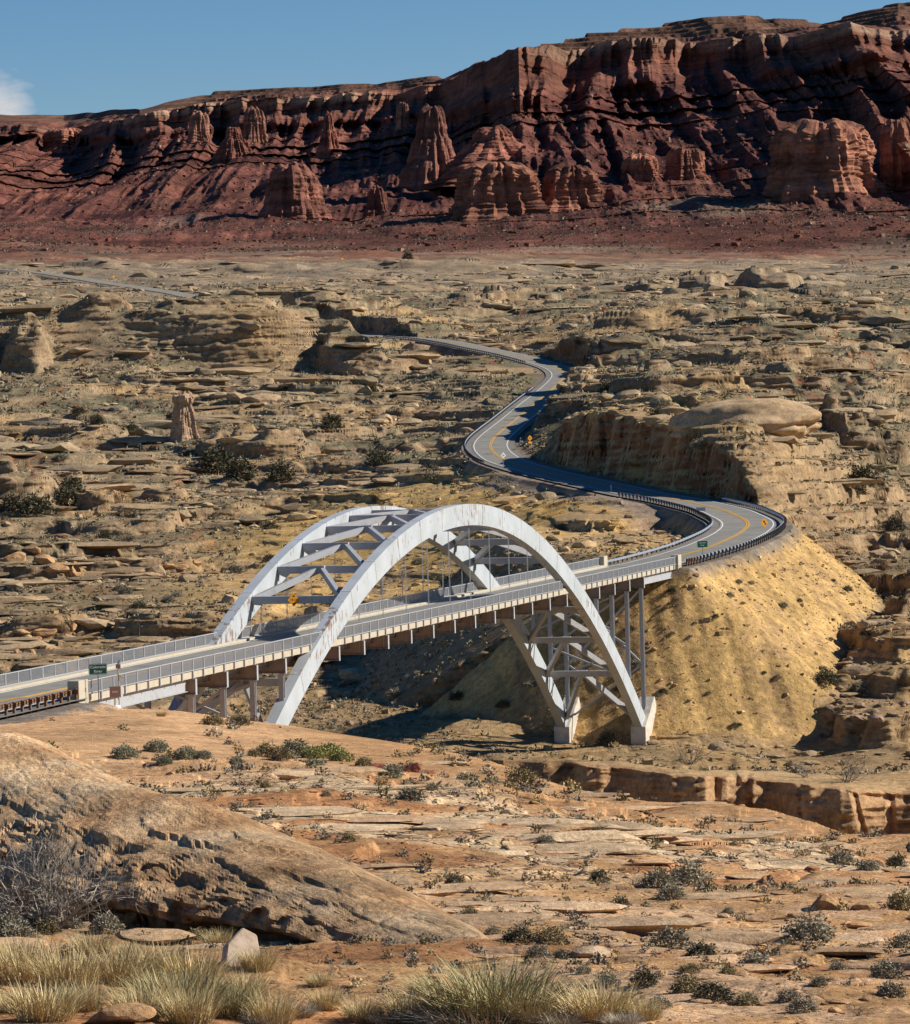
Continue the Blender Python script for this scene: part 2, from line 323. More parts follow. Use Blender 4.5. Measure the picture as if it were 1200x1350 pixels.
def corridor(X, Y, Z, line, hw, cut, fill, ends, reach=70):
    """clamp Z between cut and fill planes of a road; returns Z, signed distance (right positive), fill and cut amounts"""
    sh = X.shape; X = X.ravel(); Y = Y.ravel(); Z = Z.ravel().copy()
    lo, hi = line.min(0) - reach, line.max(0) + reach
    idx = np.nonzero((X > lo[0]) & (X < hi[0]) & (Y > lo[1]) & (Y < hi[1]))[0]
    x, y = X[idx], Y[idx]; best = np.full(len(idx), 1e9); zr = np.zeros(len(idx)); sd = np.zeros(len(idx)); n = len(line) - 1
    e0 = line[1, :2] - line[0, :2]; past = (x - line[0, 0]) * e0[0] + (y - line[0, 1]) * e0[1] > 0     # beyond the start only the end cone counts
    for i in range(n):
        a, b = line[i], line[i + 1]; m = np.nonzero((np.abs(y - (a[1] + b[1]) / 2) < reach + 10) & (np.abs(x - (a[0] + b[0]) / 2) < reach + 10))[0]
        if ends[0] and i > 0: m = m[past[m]]
        if not len(m): continue
        d = b[:2] - a[:2]; l = np.hypot(*d); d = d / l
        px, py = x[m] - a[0], y[m] - a[1]; s = px * d[0] + py * d[1]; lat = px * d[1] - py * d[0]
        sc = np.clip(s, 0, l); e = np.abs(s - sc)
        if (i == 0 and ends[0]) or (i == n - 1 and ends[1]):
            over = e; dd = np.where(over > 0, hw + np.hypot(over * 1.2, np.maximum(0, np.abs(lat) - hw * (1 - .85 * sstep(0, 12, over)))), np.abs(lat))
        else: dd = np.hypot(lat, e)
        k = dd < best[m]; mm = m[k]; best[mm] = dd[k]; zr[mm] = (a[2] + (b[2] - a[2]) * sc[k] / l); sd[mm] = np.sign(lat[k]) * dd[k]
    cut_ = lerp(cut, min(cut, .42), np.exp(-((y - 832) / 62) ** 4)); cut_ = lerp(cut_, .04, sstep(905, 965, y) * (sd < 0)) if cut > 2 else cut_; ok = best < reach; z = Z[idx]; over = np.maximum(0, best - hw)
    zlo = zr - .25 - over * fill - .35 * sstep(0, 2.5, over); zhi = zr - .25 + np.maximum(0, over - 2.6 * np.minimum(1, cut_ / 4) + 1.5 * pn2(x * .11, y * .11, 501) + .8 * np.abs(pn2(x * .35, y * .35, 502))) * cut_
    fade = sstep(reach * .65, reach, best) * 40
    z2 = np.where(ok, np.clip(z, zlo - fade, zhi + fade), z)
    Z[idx] = z2
    out = [np.full(X.shape, 999., np.float32), np.zeros(X.shape, np.float32), np.zeros(X.shape, np.float32)]
    out[0][idx] = np.where(ok, sd, 999); out[1][idx] = np.maximum(0, z2 - z); out[2][idx] = np.maximum(0, z - z2)
    return Z.reshape(sh), *[o.reshape(sh) for o in out]

# ------------------------------------------------------------------ terrain: profile table, (distance, picture row) per picture column
NF = [(9, 'z-2.6'), (26, 1350)]
TAB = {
 0:   NF + [(42, 1265), (65, 1180), (105, 1095), (165, 1030), (235, 975), (302, 946), (312, 'z-50'), (460, 'z-54'), (464, 'z-40.8'), (520, 'z-39'),
      (560, 868), (600, 815), (650, 770), (700, 725), (760, 680), (820, 640), (900, 600), (980, 560), (1080, 520), (1186, 487), (1215, 430), (1750, 402), (2200, 366), (2600, 349), (3050, 335)],
 200: NF + [(42, 1265), (65, 1180), (105, 1095), (165, 1035), (225, 990), (302, 945), (312, 'z-50'), (460, 'z-54'), (464, 'z-40.8'), (520, 'z-39'),
      (560, 868), (600, 815), (650, 770), (700, 725), (760, 680), (820, 640), (900, 600), (980, 560), (1080, 520), (1186, 487), (1215, 430), (1750, 402), (2200, 366), (2600, 349), (3050, 335)],
 400: NF + [(42, 1265), (65, 1180), (105, 1095), (165, 1035), (230, 1000), (288, 966), (298, 'z-50'), (455, 'z-54'), (459, 'z-40.8'), (520, 'z-39'),
      (560, 868), (600, 815), (650, 770), (700, 725), (760, 680), (820, 640), (900, 600), (980, 560), (1080, 520), (1186, 487), (1215, 430), (1750, 400), (2200, 364), (2600, 347), (3050, 335)],
 600: NF + [(42, 1265), (65, 1180), (105, 1100), (165, 1055), (225, 1018), (262, 1000), (272, 'z-50'), (430, 'z-54'), (436, 'z-40.8'), (490, 'z-39'),
      (560, 855), (600, 790), (640, 735), (680, 690), (720, 655), (770, 630), (820, 604), (920, 570), (1080, 517), (1200, 478), (1400, 440), (1750, 400), (2200, 362), (2600, 346), (3050, 335)],
 800: NF + [(42, 1268), (65, 1195), (105, 1120), (165, 1085), (205, 1070), (232, 1061), (242, 'z-50'), (408, 'z-54'), (414, 'z-41.3'), (455, 'z-41'),
      (505, 850), (540, 748), (580, 696), (620, 661), (662, 642), (690, 573), (740, 541), (860, 516), (960, 492), (1100, 462), (1350, 432), (1700, 398), (2200, 362), (2600, 346), (3050, 335)],
 1000: NF + [(42, 1275), (65, 1205), (105, 1140), (165, 1108), (195, 1092), (215, 1085), (225, 'z-50'), (404, 'z-54'), (410, 'z-42'), (450, 'z-41.3'),
      (495, 910), (540, 840), (575, 770), (600, 690), (628, 583), (680, 553), (760, 532), (860, 512), (960, 488), (1100, 460), (1350, 428), (1700, 395), (2200, 362), (2600, 346), (3050, 335)],
 1200: NF + [(42, 1280), (65, 1210), (105, 1150), (165, 1130), (183, 1118), (200, 1110), (210, 'z-50'), (398, 'z-54'), (404, 'z-43.3'), (445, 'z-40.5'),
      (480, 866), (530, 783), (570, 728), (620, 690), (680, 656), (750, 625), (810, 580), (880, 535), (970, 495), (1100, 462), (1350, 428), (1700, 395), (2200, 362), (2600, 346), (3050, 335)]}
for k in (-400, -200): TAB[k] = TAB[0]
for k in (1400, 1600): TAB[k] = TAB[1200]
def table(px):
    """Catmull-Rom interpolation of the profile knots across picture columns -> (D, z) arrays [len(px), K]"""
    ks = sorted(TAB); K = len(TAB[0])
    A = np.zeros((len(ks), K, 2))
    for i, k in enumerate(ks):
        kk = min(max(k, 0), 1200)
        for j, (d, y) in enumerate(TAB[k]):
            A[i, j] = (math.log(d), float(y[1:]) if isinstance(y, str) else -(y - yh(kk)) / F * d)
    u = np.clip((np.asarray(px) - ks[0]) / 200, 1, len(ks) - 2.001); i = np.floor(u).astype(int); t = (u - i)[:, None, None]
    a, b, c, d = A[i - 1], A[i], A[i + 1], A[i + 2]
    r = .5 * (2 * b + (c - a) * t + (2 * a - 5 * b + 4 * c - d) * t * t + (3 * b - a - 3 * c + d) * t ** 3)
    return np.exp(r[..., 0]), r[..., 1]
def pchip(x, y, q):
    h = np.diff(x); d = np.diff(y) / h; m = np.zeros(len(x)); w1 = 2 * h[1:] + h[:-1]; w2 = h[1:] + 2 * h[:-1]
    ok = d[:-1] * d[1:] > 0; den = np.where(ok, w1 / np.where(ok, d[:-1], 1) + w2 / np.where(ok, d[1:], 1), 1); m[1:-1] = np.where(ok, (w1 + w2) / den, 0)
    m[0], m[-1] = d[0], d[-1]
    i = np.clip(np.searchsorted(x, q) - 1, 0, len(h) - 1); t = (q - x[i]) / h[i]; t2 = t * t; t3 = t2 * t
    return (2 * t3 - 3 * t2 + 1) * y[i] + (t3 - 2 * t2 + t) * h[i] * m[i] + (-2 * t3 + 3 * t2) * y[i + 1] + (t3 - t2) * h[i] * m[i + 1]
TC = np.concatenate([np.linspace(-.215, -.132, 45, endpoint=False), np.linspace(-.132, .132, 1010), np.linspace(.132, .215, 46)[1:]])
NC = len(TC); PXC = 600 + F * TC
DG = np.exp(np.concatenate([np.linspace(math.log(9), math.log(330), 900, endpoint=False), np.linspace(math.log(330), math.log(640), 1300, endpoint=False),
                            np.linspace(math.log(640), math.log(1300), 1250, endpoint=False), np.linspace(math.log(1300), math.log(3050), 800)]))
kD, kZ = table(PXC)
_xr = PXC / F * 420                                       # rims wander in plan
for j in (9, 10): kD[:, j] += 5.5 * pn2(_xr * .035, _xr * 0, 301) + 8 * np.abs(pn2(_xr * .085, _xr * 0, 302)) + 3.6 * np.abs(pn2(_xr * .25, _xr * 0, 303))
_xn = PXC / F * 240
for j in (7, 8): kD[:, j] += 5 * pn2(_xn * .05, _xn * 0, 304) + 2 * pn2(_xn * .2, _xn * 0, 305)
Z = np.zeros((NC, len(DG)), np.float32)
for c in range(NC): Z[c] = pchip(kD[c], kZ[c], DG)
T2 = TC[:, None].astype(np.float32); Y = np.broadcast_to(DG[None].astype(np.float32), Z.shape); X = T2 * Y
# rims wander a little: handled by warped noise below; big rock bodies (px, D, half width px, half depth m, height m, steepness)
BL = [(490, 1205, 78, 26, 14, .55), (300, 1225, 190, 26, 8.5, .6), (130, 1235, 70, 20, 9, .55), (42, 1195, 34, 12, 14.5, .5), (-60, 1195, 60, 14, 10, .6),
      (1022, 1905, 44, 30, 12, .8), (930, 1910, 40, 26, 10, .8), (870, 1900, 30, 20, 7, .8), (1090, 1850, 45, 26, 8, .8), (700, 1800, 70, 30, 6, .6), (640, 1780, 40, 24, 5.5, .7),
      (15, 795, 62, 8, 7.5, .7), (133, 792, 30, 6, 4.6, .8), (210, 770, 40, 6, 2.6, .8), (360, 905, 62, 12, 6, .6), (300, 915, 40, 9, 5, .6), (420, 930, 40, 9, 4, .7), (290, 955, 60, 9, 4, .6), (110, 960, 80, 10, 4, .6),
      (1150, 790, 70, 16, 7, .6), (1060, 765, 20, 8, 3, .7), (900, 880, 90, 16, 6, .6), (1080, 905, 110, 16, 6, .6), (1000, 1010, 150, 24, 8, .55), (830, 1050, 80, 18, 8, .6), (1150, 1060, 80, 20, 7, .6),
      (255, 583, 105, 7, 4.2, .45), (60, 590, 70, 8, 4.5, .45), (400, 640, 70, 6, 2, .6), (180, 690, 90, 8, 2.5, .6), (60, 680, 50, 8, 3, .7),
      (760, 985, 40, 14, 5, .5), (1155, 492, 85, 26, 5.5, .4), (1140, 455, 70, 14, 2.5, .4), (1130, 470, 90, 9, 3.5, .5), (1170, 520, 60, 9, 3, .6), (150, 2500, 60, 20, 9, .6), (600, 2300, 110, 20, 6, .5), (350, 2300, 80, 20, 6, .5),
      (100, 1700, 90, 20, 6, .5), (230, 1600, 40, 18, 7, .7), (300, 1560, 40, 18, 6, .7), (450, 1560, 120, 20, 5, .5), (1130, 1400, 110, 26, 9, .6), (880, 1350, 110, 26, 8, .6), (1000, 1180, 160, 20, 6, .5)]
for px, d0, wpx, b, h, st in BL:
    a = wpx / F * d0; xc = (px - 600) / F * d0
    dm = np.nonzero((DG > d0 - 1.6 * b) & (DG < d0 + 1.6 * b))[0]
    if not len(dm): continue
    s = slice(dm[0], dm[-1] + 1); x, y = X[:, s], Y[:, s]
    wr = 1 / max(3., a * .5)
    r = np.sqrt(((x - xc) / a) ** 2 + ((y - d0) / b) ** 2) + .25 * pn2(x * wr * .7, y * wr * .7, 2)
    S = .25 * (1 - sstep(st * .4, .85, r)) + .75 * (1 - sstep(min(st + .15, .86), 1.02, r))
    Z[:, s] += h * .9 * S * (.85 + .3 * pn2(x * wr * .9, y * wr * .9, 8))
# foreground whaleback of slickrock, crest from the left edge down to the right
wa, wb = np.array([-8.6, 66.0]), np.array([.55, 44.5]); wd = wb - wa; wl = np.hypot(*wd); wd = wd / wl
s = slice(0, np.searchsorted(DG, 130)); x, y = X[:, s], Y[:, s]
al = ((x - wa[0]) * wd[0] + (y - wa[1]) * wd[1]) / wl; ac = (x - wa[0]) * -wd[1] + (y - wa[1]) * wd[0]      # ac > 0 : away from the camera side
ac = ac + .55 * pn2(x * .35, y * .35, 4) + .22 * pn2(x * 1.1, y * 1.1, 6)
hgt = np.interp(al, [-.6, -.1, .12, .45, .7, .9, 1.0, 1.06], [2.5, 2.5, 2.3, 1.65, 1.2, .8, .4, 0])
# camera side is undercut and steep, the far side falls off gently
prof = np.where(ac < 0, 1 - .30 * sstep(0, 2.0, -ac) - .50 * sstep(1.7, 2.5, -ac) - .20 * sstep(2.3, 3.8, -ac), 1 - sstep(0, 8.5, ac) ** .9)
WB = hgt * np.clip(prof, 0, 1) * (1 + .10 * pn2(x * .6, y * .6, 9))
Z[:, s] += WB * .12
WBm = np.zeros(Z.shape, np.float32)
# broken sandstone shelves on the right of the foreground
for px, d0, wpx, b, h in ((1050, 78, 110, 5, .5), (1140, 86, 90, 5, .6)):
    a = wpx / F * d0; xc = (px - 600) / F * d0
    r = np.sqrt(((x - xc) / a) ** 2 + ((y - d0) / b) ** 2) + .5 * pn2(x * .8, y * .8, 3) + .2 * pn2(x * 2.6, y * 2.6, 5)
    Z[:, s] += h * (1 - sstep(.2, 1.0, r))
# strata: ledges cut into the slopes (step height and strength by distance)
def terrace(z, step, wx, sharp, amt, seed):
    k = (z + wx) / step; f = k - np.floor(k)
    S = np.where(f < sharp, .28 * f / sharp, .28 + .72 * sstep(0, 1, (f - sharp) / (1 - sharp)))
    return z + amt * step * (S - f)
lg = np.log(Y)
flat_ = np.exp(-((X - 0) / 42) ** 4 - ((Y - 695) / 95) ** 4); mfar = (1 - .93 * flat_) * sstep(1, 34, Y - kD[:, 10][:, None]) * (Y > 340) * (1 - .35 * sstep(1900, 2600, Y))
n_big = fbm(X * .011, Y * .011, 3, 20); n_mid = fbm(X * .024, Y * .024, 3, 30, .4)
msk = np.clip(.85 + .8 * pn2(X * .016, Y * .012, 40), 0.25, 1)
Z += mfar * (n_big * 1.9 * np.clip(Y / 900, .55, 2.2) + n_mid * 2.1)
zq = Z
Z = lerp(Z, terrace(Z, 4.0, 2.6 * pn2(X * .012, Y * .012, 41) + .45 * pn2(X * .055, Y * .055, 42) + .15 * pn2(X * .17, Y * .17, 47), .945, 1, 0), mfar * msk * .95 * (1 - .6 * sstep(1500, 2100, Y)))
Z = lerp(Z, terrace(Z, 1.35, 1.0 * pn2(X * .025, Y * .025, 43) + .22 * pn2(X * .13, Y * .13, 44) + 0.05 * pn2(X * .4, Y * .4, 48), .90, 1, 0), mfar * np.clip(.8 + .8 * pn2(X * .03, Y * .02, 45), 0, 1) * (1 - sstep(1050, 1500, Y)))
# slickrock pavement between the camera and the river
mp_near = sstep(52, 80, Y) * (1 - sstep(205, 235, Y)) * (1 - sstep(-12, -24, X) * 0)
Z += mp_near * (.75 * fbm(X * .07, Y * .045, 3, 50) + .16 * fbm(X * .35, Y * .22, 2, 53))
Z = lerp(Z, terrace(Z, .34, .38 * pn2(X * .12, Y * .07, 55) + .10 * pn2(X * .5, Y * .35, 56), .93, 1, 0), mp_near * np.clip(.9 + pn2(X * .09, Y * .06, 57), 0, 1))
mfg = 1 - sstep(50, 75, Y)
Z += mfg * (.22 * fbm(X * .22, Y * .22, 3, 60) + .05 * fbm(X * 1.1, Y * 1.1, 3, 63)) * (1 - .6 * WBm)
Z = lerp(Z, terrace(Z, .16, .22 * pn2(X * .4, Y * .3, 65), .9, 1, 0), mfg * np.clip(.3 + pn2(X * .25, Y * .2, 66), 0, .9) * (1 - WBm))
# far canyon wall: rounded vertical blocks split by joints
kd10 = kD[:, 10][:, None]
wallm = np.exp(-((Y - (kd10 - 3)) / 14) ** 2)
jn = pn2(X * .16 + .2 * Y * .16, Y * .012, 70); jl = np.clip(1 - np.abs(jn) * 8, 0, 1)
Z += wallm * .9 * pn2(X * .07, Y * .07, 71)
Z = np.where(Y > 440, Z, Z)
_w = np.exp(-((X - 18) / 17) ** 4 - ((Y - 451) / 13) ** 4); Z = lerp(Z, -41.7 + .25 * pn2(X * .3, Y * .3, 88), _w * .95)      # level ground at the arch feet
# road benches, cuts and embankments
_r = np.hypot((X - 23) / 16, (Y - 578) / 56); Z = np.where((Y > 500) & (Y < 700), np.maximum(Z, -20.9 + .012 * (Y - 560) - 13 * np.maximum(0, _r - 1)), Z)      # level ground inside the first bend
_u = (X - OX) * sph + (Y - OY) * cph; _v = -(X - OX) * cph + (Y - OY) * sph
Z, SD, FL, CT = corridor(X, Y, Z, R_FAR, 6.6, 4.0, .80, (True, False))
Z, SD2, FL2, CT2 = corridor(X, Y, Z, R_NEAR, 7.5, 1.5, .55, (True, False), reach=40)
Z, SD3, FL3, CT3 = corridor(X, Y, Z, R_UP, 9, .04, .5, (False, False), reach=80)
SDm = np.where(np.abs(SD2) < np.abs(SD), SD2, SD); SDm = np.where(np.abs(SD3) < np.abs(SDm), SD3, SDm)
# gully wash lines in the embankment
emb = sstep(.3, 2.5, FL) * sstep(7, 10, np.abs(SDm))
Z += emb * (.22 * fbm(X * .35, Y * .12, 3, 80) + .5 * np.minimum(0, pn2(X * .42 + .10 * Y, Y * .04, 83)))
# adaptive rows: even spacing along the silhouette as seen, same for neighbouring columns
yp = -Z / Y * F; dlt = np.abs(np.diff(yp, axis=1))
for _ in range(1): Z[:, 1:-1] = (Z[:, :-2] + Z[:, 1:-1] + Z[:, 2:]) / 3      # keep risers wider than the row spacing
yp = -Z / Y * F; dlt = np.abs(np.diff(yp, axis=1))
cost = np.minimum(dlt, 40) + 170 * np.diff(np.log(DG))[None] * (.6 + .8 * ((DG[1:] > 420) & (DG[1:] < 1350)))[None]
cost *= np.where((DG[1:] > 315) & (DG[1:] < 360), .3, 1)[None]
for k in (7, 7):                                       # rows follow the relief, sheared only gently from column to column
    cs = np.vstack([np.zeros((1, cost.shape[1])), np.cumsum(cost, axis=0)])
    i0 = np.clip(np.arange(NC) - k, 0, NC); i1 = np.clip(np.arange(NC) + k + 1, 0, NC)
    cost = (cs[i1] - cs[i0]) / (i1 - i0)[:, None]
cum = np.hstack([np.zeros((NC, 1)), np.cumsum(cost, axis=1)]); cum /= cum[:, -1:]
NR = 2900; q = np.linspace(0, 1, NR)
Dv = np.zeros((NC, NR), np.float32); Zv = np.zeros_like(Dv); att = {k: np.zeros_like(Dv) for k in ('sd', 'fl', 'ct', 'wb', 'msk', 'flat')}
src = dict(sd=np.clip(SDm, -99, 99), fl=FL + FL2, ct=CT, wb=WBm, msk=msk, flat=np.broadcast_to(np.maximum(flat_, np.clip(1.25 - _r, 0, 1)), Z.shape))
for c in range(NC):
    d = np.interp(q, cum[c], DG); Dv[c] = d; Zv[c] = np.interp(d, DG, Z[c])
    for k_ in att: att[k_][c] = np.interp(d, DG, src[k_][c])
Xv = TC[:, None].astype(np.float32) * Dv
# fine relief at the size of a picture point or two
calm = sstep(6.5, 9, np.abs(att['sd']))
lam = np.maximum(Dv * .0032, .12)
stp = sstep(.3, 1.2, np.abs(np.gradient(Zv, axis=1) / np.maximum(np.gradient(Dv, axis=1), 1e-3)))
def box5(A):
    B = A.copy(); B[2:-2] = (A[:-4] + A[1:-3] + A[2:-2] + A[3:-1] + A[4:]) / 5; return B
wgt = np.clip(box5(box5(stp)) * 1.8, 0, .8) * (Dv > 330) * calm
Zv = lerp(Zv, box5(box5(Zv)), wgt).astype(np.float32); Dv = lerp(Dv, box5(box5(Dv)), wgt).astype(np.float32)
Xv = TC[:, None].astype(np.float32) * Dv
for rel, amp in ((.016, .060), (.0065, .075)):
    lev = np.floor(np.log2(np.maximum(rel * Dv, .1))); wv = (2.0 ** lev).astype(np.float32)      # octave by distance, fixed in the world
    a_, b_ = (Xv * .8 + Dv * .6) / wv, (Dv * .8 - Xv * .6) / wv
    Zv += (calm * amp * wv * 1.5 * np.maximum(0, pn2(a_, b_, 90 + int(rel * 3000)) - .18) * np.clip(.35 + 1.6 * pn2(Xv * .03, Dv * .03, 97), 0, 1) * np.where(Dv > 440, 1.3, .8) * (1 - .5 * att['wb']) * (1 - .8 * stp) * np.where(att['fl'] > 1, .5, 1)).astype(np.float32)
# bedding planes and blocky joints on the steep faces: push the face in and out along the view depth
sc_ = np.clip(Dv / 900, .05, 1.6)
wz = np.exp(-((Dv - kD[:, 10][:, None]) / 7) ** 2) * (Dv > 330)
dd = pn3(Xv / (9 * sc_), Dv / (9 * sc_), Zv / (1.5 * sc_), 7) * .75 + pn3(Xv / (3.2 * sc_), Dv / (3.2 * sc_), Zv / (.8 * sc_), 9) * .3
dd = dd + wz * (1.1 * pn3(Xv * .12, Dv * .02, Zv * .25, 11) + .9 * pn3(Xv * .05, Dv * .05, Zv * 1.3, 12) + 1.5 * np.clip(1 - np.abs(pn2(Xv * .17, Zv * .03, 13)) * 7, 0, 1))
dd = dd * (1 + 1.3 * sstep(.05, .6, att['ct']))
Dv += (calm * stp * 1.6 * sc_ * dd * (1 - att['wb'] * .5) * np.where(att['fl'] > 1, .1, 1)).astype(np.float32)
Xv = TC[:, None].astype(np.float32) * Dv
# ---- zone colours
def rgb(*c): return np.array(c, np.float32)
slick, slick2, olive, redd, sand = rgb(.40, .278, .158), rgb(.53, .385, .23), rgb(.22, .182, .103), rgb(.32, .14, .07), rgb(.43, .28, .135)
yel, pad, orng, rim_c, cutc, wallc = rgb(.53, .33, .125), rgb(.49, .295, .155), rgb(.44, .24, .105), rgb(.42, .24, .115), rgb(.27, .12, .055), rgb(.40, .235, .115)
def mixc(C, c, m): return C + (c - C) * np.clip(m, 0, 1)[..., None]
dz = np.gradient(Zv, axis=1) / np.maximum(np.gradient(Dv, axis=1), 1e-3); steep = sstep(.35, 1.1, np.abs(dz))
nA = fbm(Xv * .02, Dv * .014, 3, 100); nB = fbm(Xv * .11, Dv * .07, 3, 110); nC = fbm(Xv * .7, Dv * .5, 2, 120)
C = np.broadcast_to(slick, Xv.shape + (3,)).copy()
C = mixc(C, slick2, .5 + nB); C = mixc(C, olive, sstep(-.15, .35, nA + .4 * nB + .12) * (1 - steep)); C = mixc(C, sand, sstep(.1, .5, -nA + .5 * nC))
C = mixc(C, redd, sstep(.45, .75, nB + .35 * nA) * (1 - steep) * .9)
C = mixc(C, rgb(.29, .185, .11), steep * .45); C = mixc(C, rgb(.42, .27, .135), (1 - sstep(560, 900, Dv)) * .5)                                   # warmer sand by the river
C = mixc(C, rgb(.36, .27, .19), sstep(1500, 2300, Dv) * .5)
C = mixc(C, rgb(.25, .11, .065), sstep(2450, 3000, Dv + 200 * nA))
near = 1 - sstep(330, 420, Dv)
CN = np.broadcast_to(rgb(.47, .275, .13), Xv.shape + (3,)).copy()
CN = mixc(CN, rgb(.56, .405, .25), sstep(-.38, .12, nB + .45 * nC + .1) * sstep(58, 90, Dv)); CN = mixc(CN, rgb(.40, .19, .085), sstep(.12, .5, -nB + .5 * nC) * .8)
CN = mixc(CN, rgb(.50, .335, .215), (1 - sstep(55, 85, Dv)) * sstep(0, .4, nC + nB) * .7)
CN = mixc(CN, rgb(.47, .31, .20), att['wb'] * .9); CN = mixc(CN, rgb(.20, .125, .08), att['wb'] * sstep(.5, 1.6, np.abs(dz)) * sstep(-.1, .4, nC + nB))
lip = sstep(170, 215, Dv + 22 * nB + np.interp(PXC, [0, 400, 800, 1200], [30, 5, 22, 30])[:, None])
CN = mixc(CN, lerp(rim_c, pad, sstep(560, 250, PXC)[:, None, None] * np.ones(1)), lip)
CN = mixc(CN, pad, sstep(222, 236, Dv + 8 * nB) * sstep(430, 330, PXC)[:, None])
pud = (Xv - (975 - 600) / F * 82) ** 2 / 2.1 ** 2 + (Dv - 83) ** 2 / 3.5 ** 2 + .8 * nB
CN = mixc(CN, rgb(.42, .22, .06), 1 - sstep(.6, 1.1, pud))
CN = CN * np.array([1.12, 1.08, 1.0], np.float32)
C = C * (1 - near[..., None]) + CN * near[..., None]
wall = sstep(-20, -9, Dv - kD[:, 10][:, None]) * (1 - sstep(-.5, 3, Dv - kD[:, 10][:, None])) * (Dv > 330)
C = mixc(C, wallc, wall); C = mixc(C, rgb(.44, .28, .13), sstep(0, 4, Dv - kD[:, 10][:, None]) * (1 - sstep(480, 530, Dv)) * (Dv > 330) * (.75 + .6 * nB))
aw = np.abs(att['sd'])
C = mixc(C, mixc(np.broadcast_to(yel, C.shape), rgb(.43, .265, .115), sstep(.0, .5, nC * .8 + nB * .7)), sstep(.2, 1.6, att['fl'] + .8 * nB) * sstep(6.4, 8.5, aw) * (Dv > 420) * (1 - sstep(640, 720, Dv)))
C = mixc(C, rgb(.60, .37, .125), np.clip(att['flat'] * 1.3, 0, 1) * sstep(-.7, .1, nA + .7 * nB) * .95)   # ochre flat left of the road
C = mixc(C, mixc(np.broadcast_to(cutc, C.shape), rgb(.40, .21, .10), sstep(.1, .6, nB + nC * .5)), sstep(.03, .5, att['ct']) * sstep(.25, .9, np.abs(dz)) * sstep(7, 9, aw) * (Dv < 1250)); C = mixc(C, rgb(.24, .19, .14), (1 - sstep(6.6, 8.4, aw + 1.2 * nC)) * (Dv > 420))
C = mixc(C, rgb(.33, .24, .165), (1 - sstep(9, 15, aw + 2 * nC)) * (att['sd'] < 0) * sstep(575, 600, Dv) * (1 - sstep(715, 745, Dv)))
C = mixc(C, rgb(.22, .18, .145), (1 - sstep(7.2, 9.5, aw + 1.5 * nC)) * (Dv < 330))
C = C * np.where((Dv > 425) & (att['fl'] < .5) & (att['flat'] < .4), .78, np.where(Dv > 425, .92, 1))[..., None]; C = np.clip(C, .02, .9)
DvG = Dv.copy(); gi = np.arange(NC * NR, dtype=np.int32).reshape(NC, NR)
quads = np.stack([gi[:-1, :-1], gi[1:, :-1], gi[1:, 1:], gi[:-1, 1:]], -1).reshape(-1, 4)
verts = np.stack([Xv, Dv, Zv], -1).reshape(-1, 3)
gme = np_mesh('ground', verts, quads, cols=C.reshape(-1, 3))
crk = sstep(60, 85, Dv) * (1 - lip) * (Dv < 300) * sstep(-.45, .0, nB + .45 * nC + .1) + .12 * near * (1 - sstep(55, 80, Dv))
a_ = gme.attributes.new('crk', 'FLOAT', 'POINT'); a_.data.foreach_set('value', np.clip(crk, 0, 1).astype(np.float32).ravel())
tag(link_mesh('ground', gme, M['ground']), kind='structure')
Dv = np.maximum.accumulate(Dv, axis=1)                     # monotone copy for height look-ups
def gz(x, y):
    """height of the ground at a world point"""
    t = x / y; c = np.interp(t, TC, np.arange(NC)); i = int(min(c, NC - 2)); f_ = c - i
    return float(np.interp(y, Dv[i], Zv[i]) * (1 - f_) + np.interp(y, Dv[i + 1], Zv[i + 1]) * f_)
def hit(px, py, dmin=0):
    """where the line of sight through a picture point meets the ground"""
    r = rayv(px, py); t = r[0] / r[1]; s_ = r[2] / r[1]; i = int(np.clip(round(float(np.interp(t, TC, np.arange(NC)))), 0, NC - 1))
    ok = np.nonzero((Zv[i] >= s_ * Dv[i]) & (Dv[i] > dmin))[0]
    j = ok[0] if len(ok) else NR - 1; d = float(Dv[i][j]); return Vector((t * d, d, float(Zv[i][j])))
def gz_many(x, y):
    c = np.clip(np.interp(x / y, TC, np.arange(NC)).round().astype(int), 0, NC - 1); z = np.zeros(len(x))
    o = np.argsort(c); cc = c[o]; b = np.r_[0, np.nonzero(np.diff(cc))[0] + 1, len(cc)]
    for a_, b_ in zip(b[:-1], b[1:]):
        ii = o[a_:b_]; z[ii] = np.interp(y[ii], Dv[cc[a_]], Zv[cc[a_]])
    return z

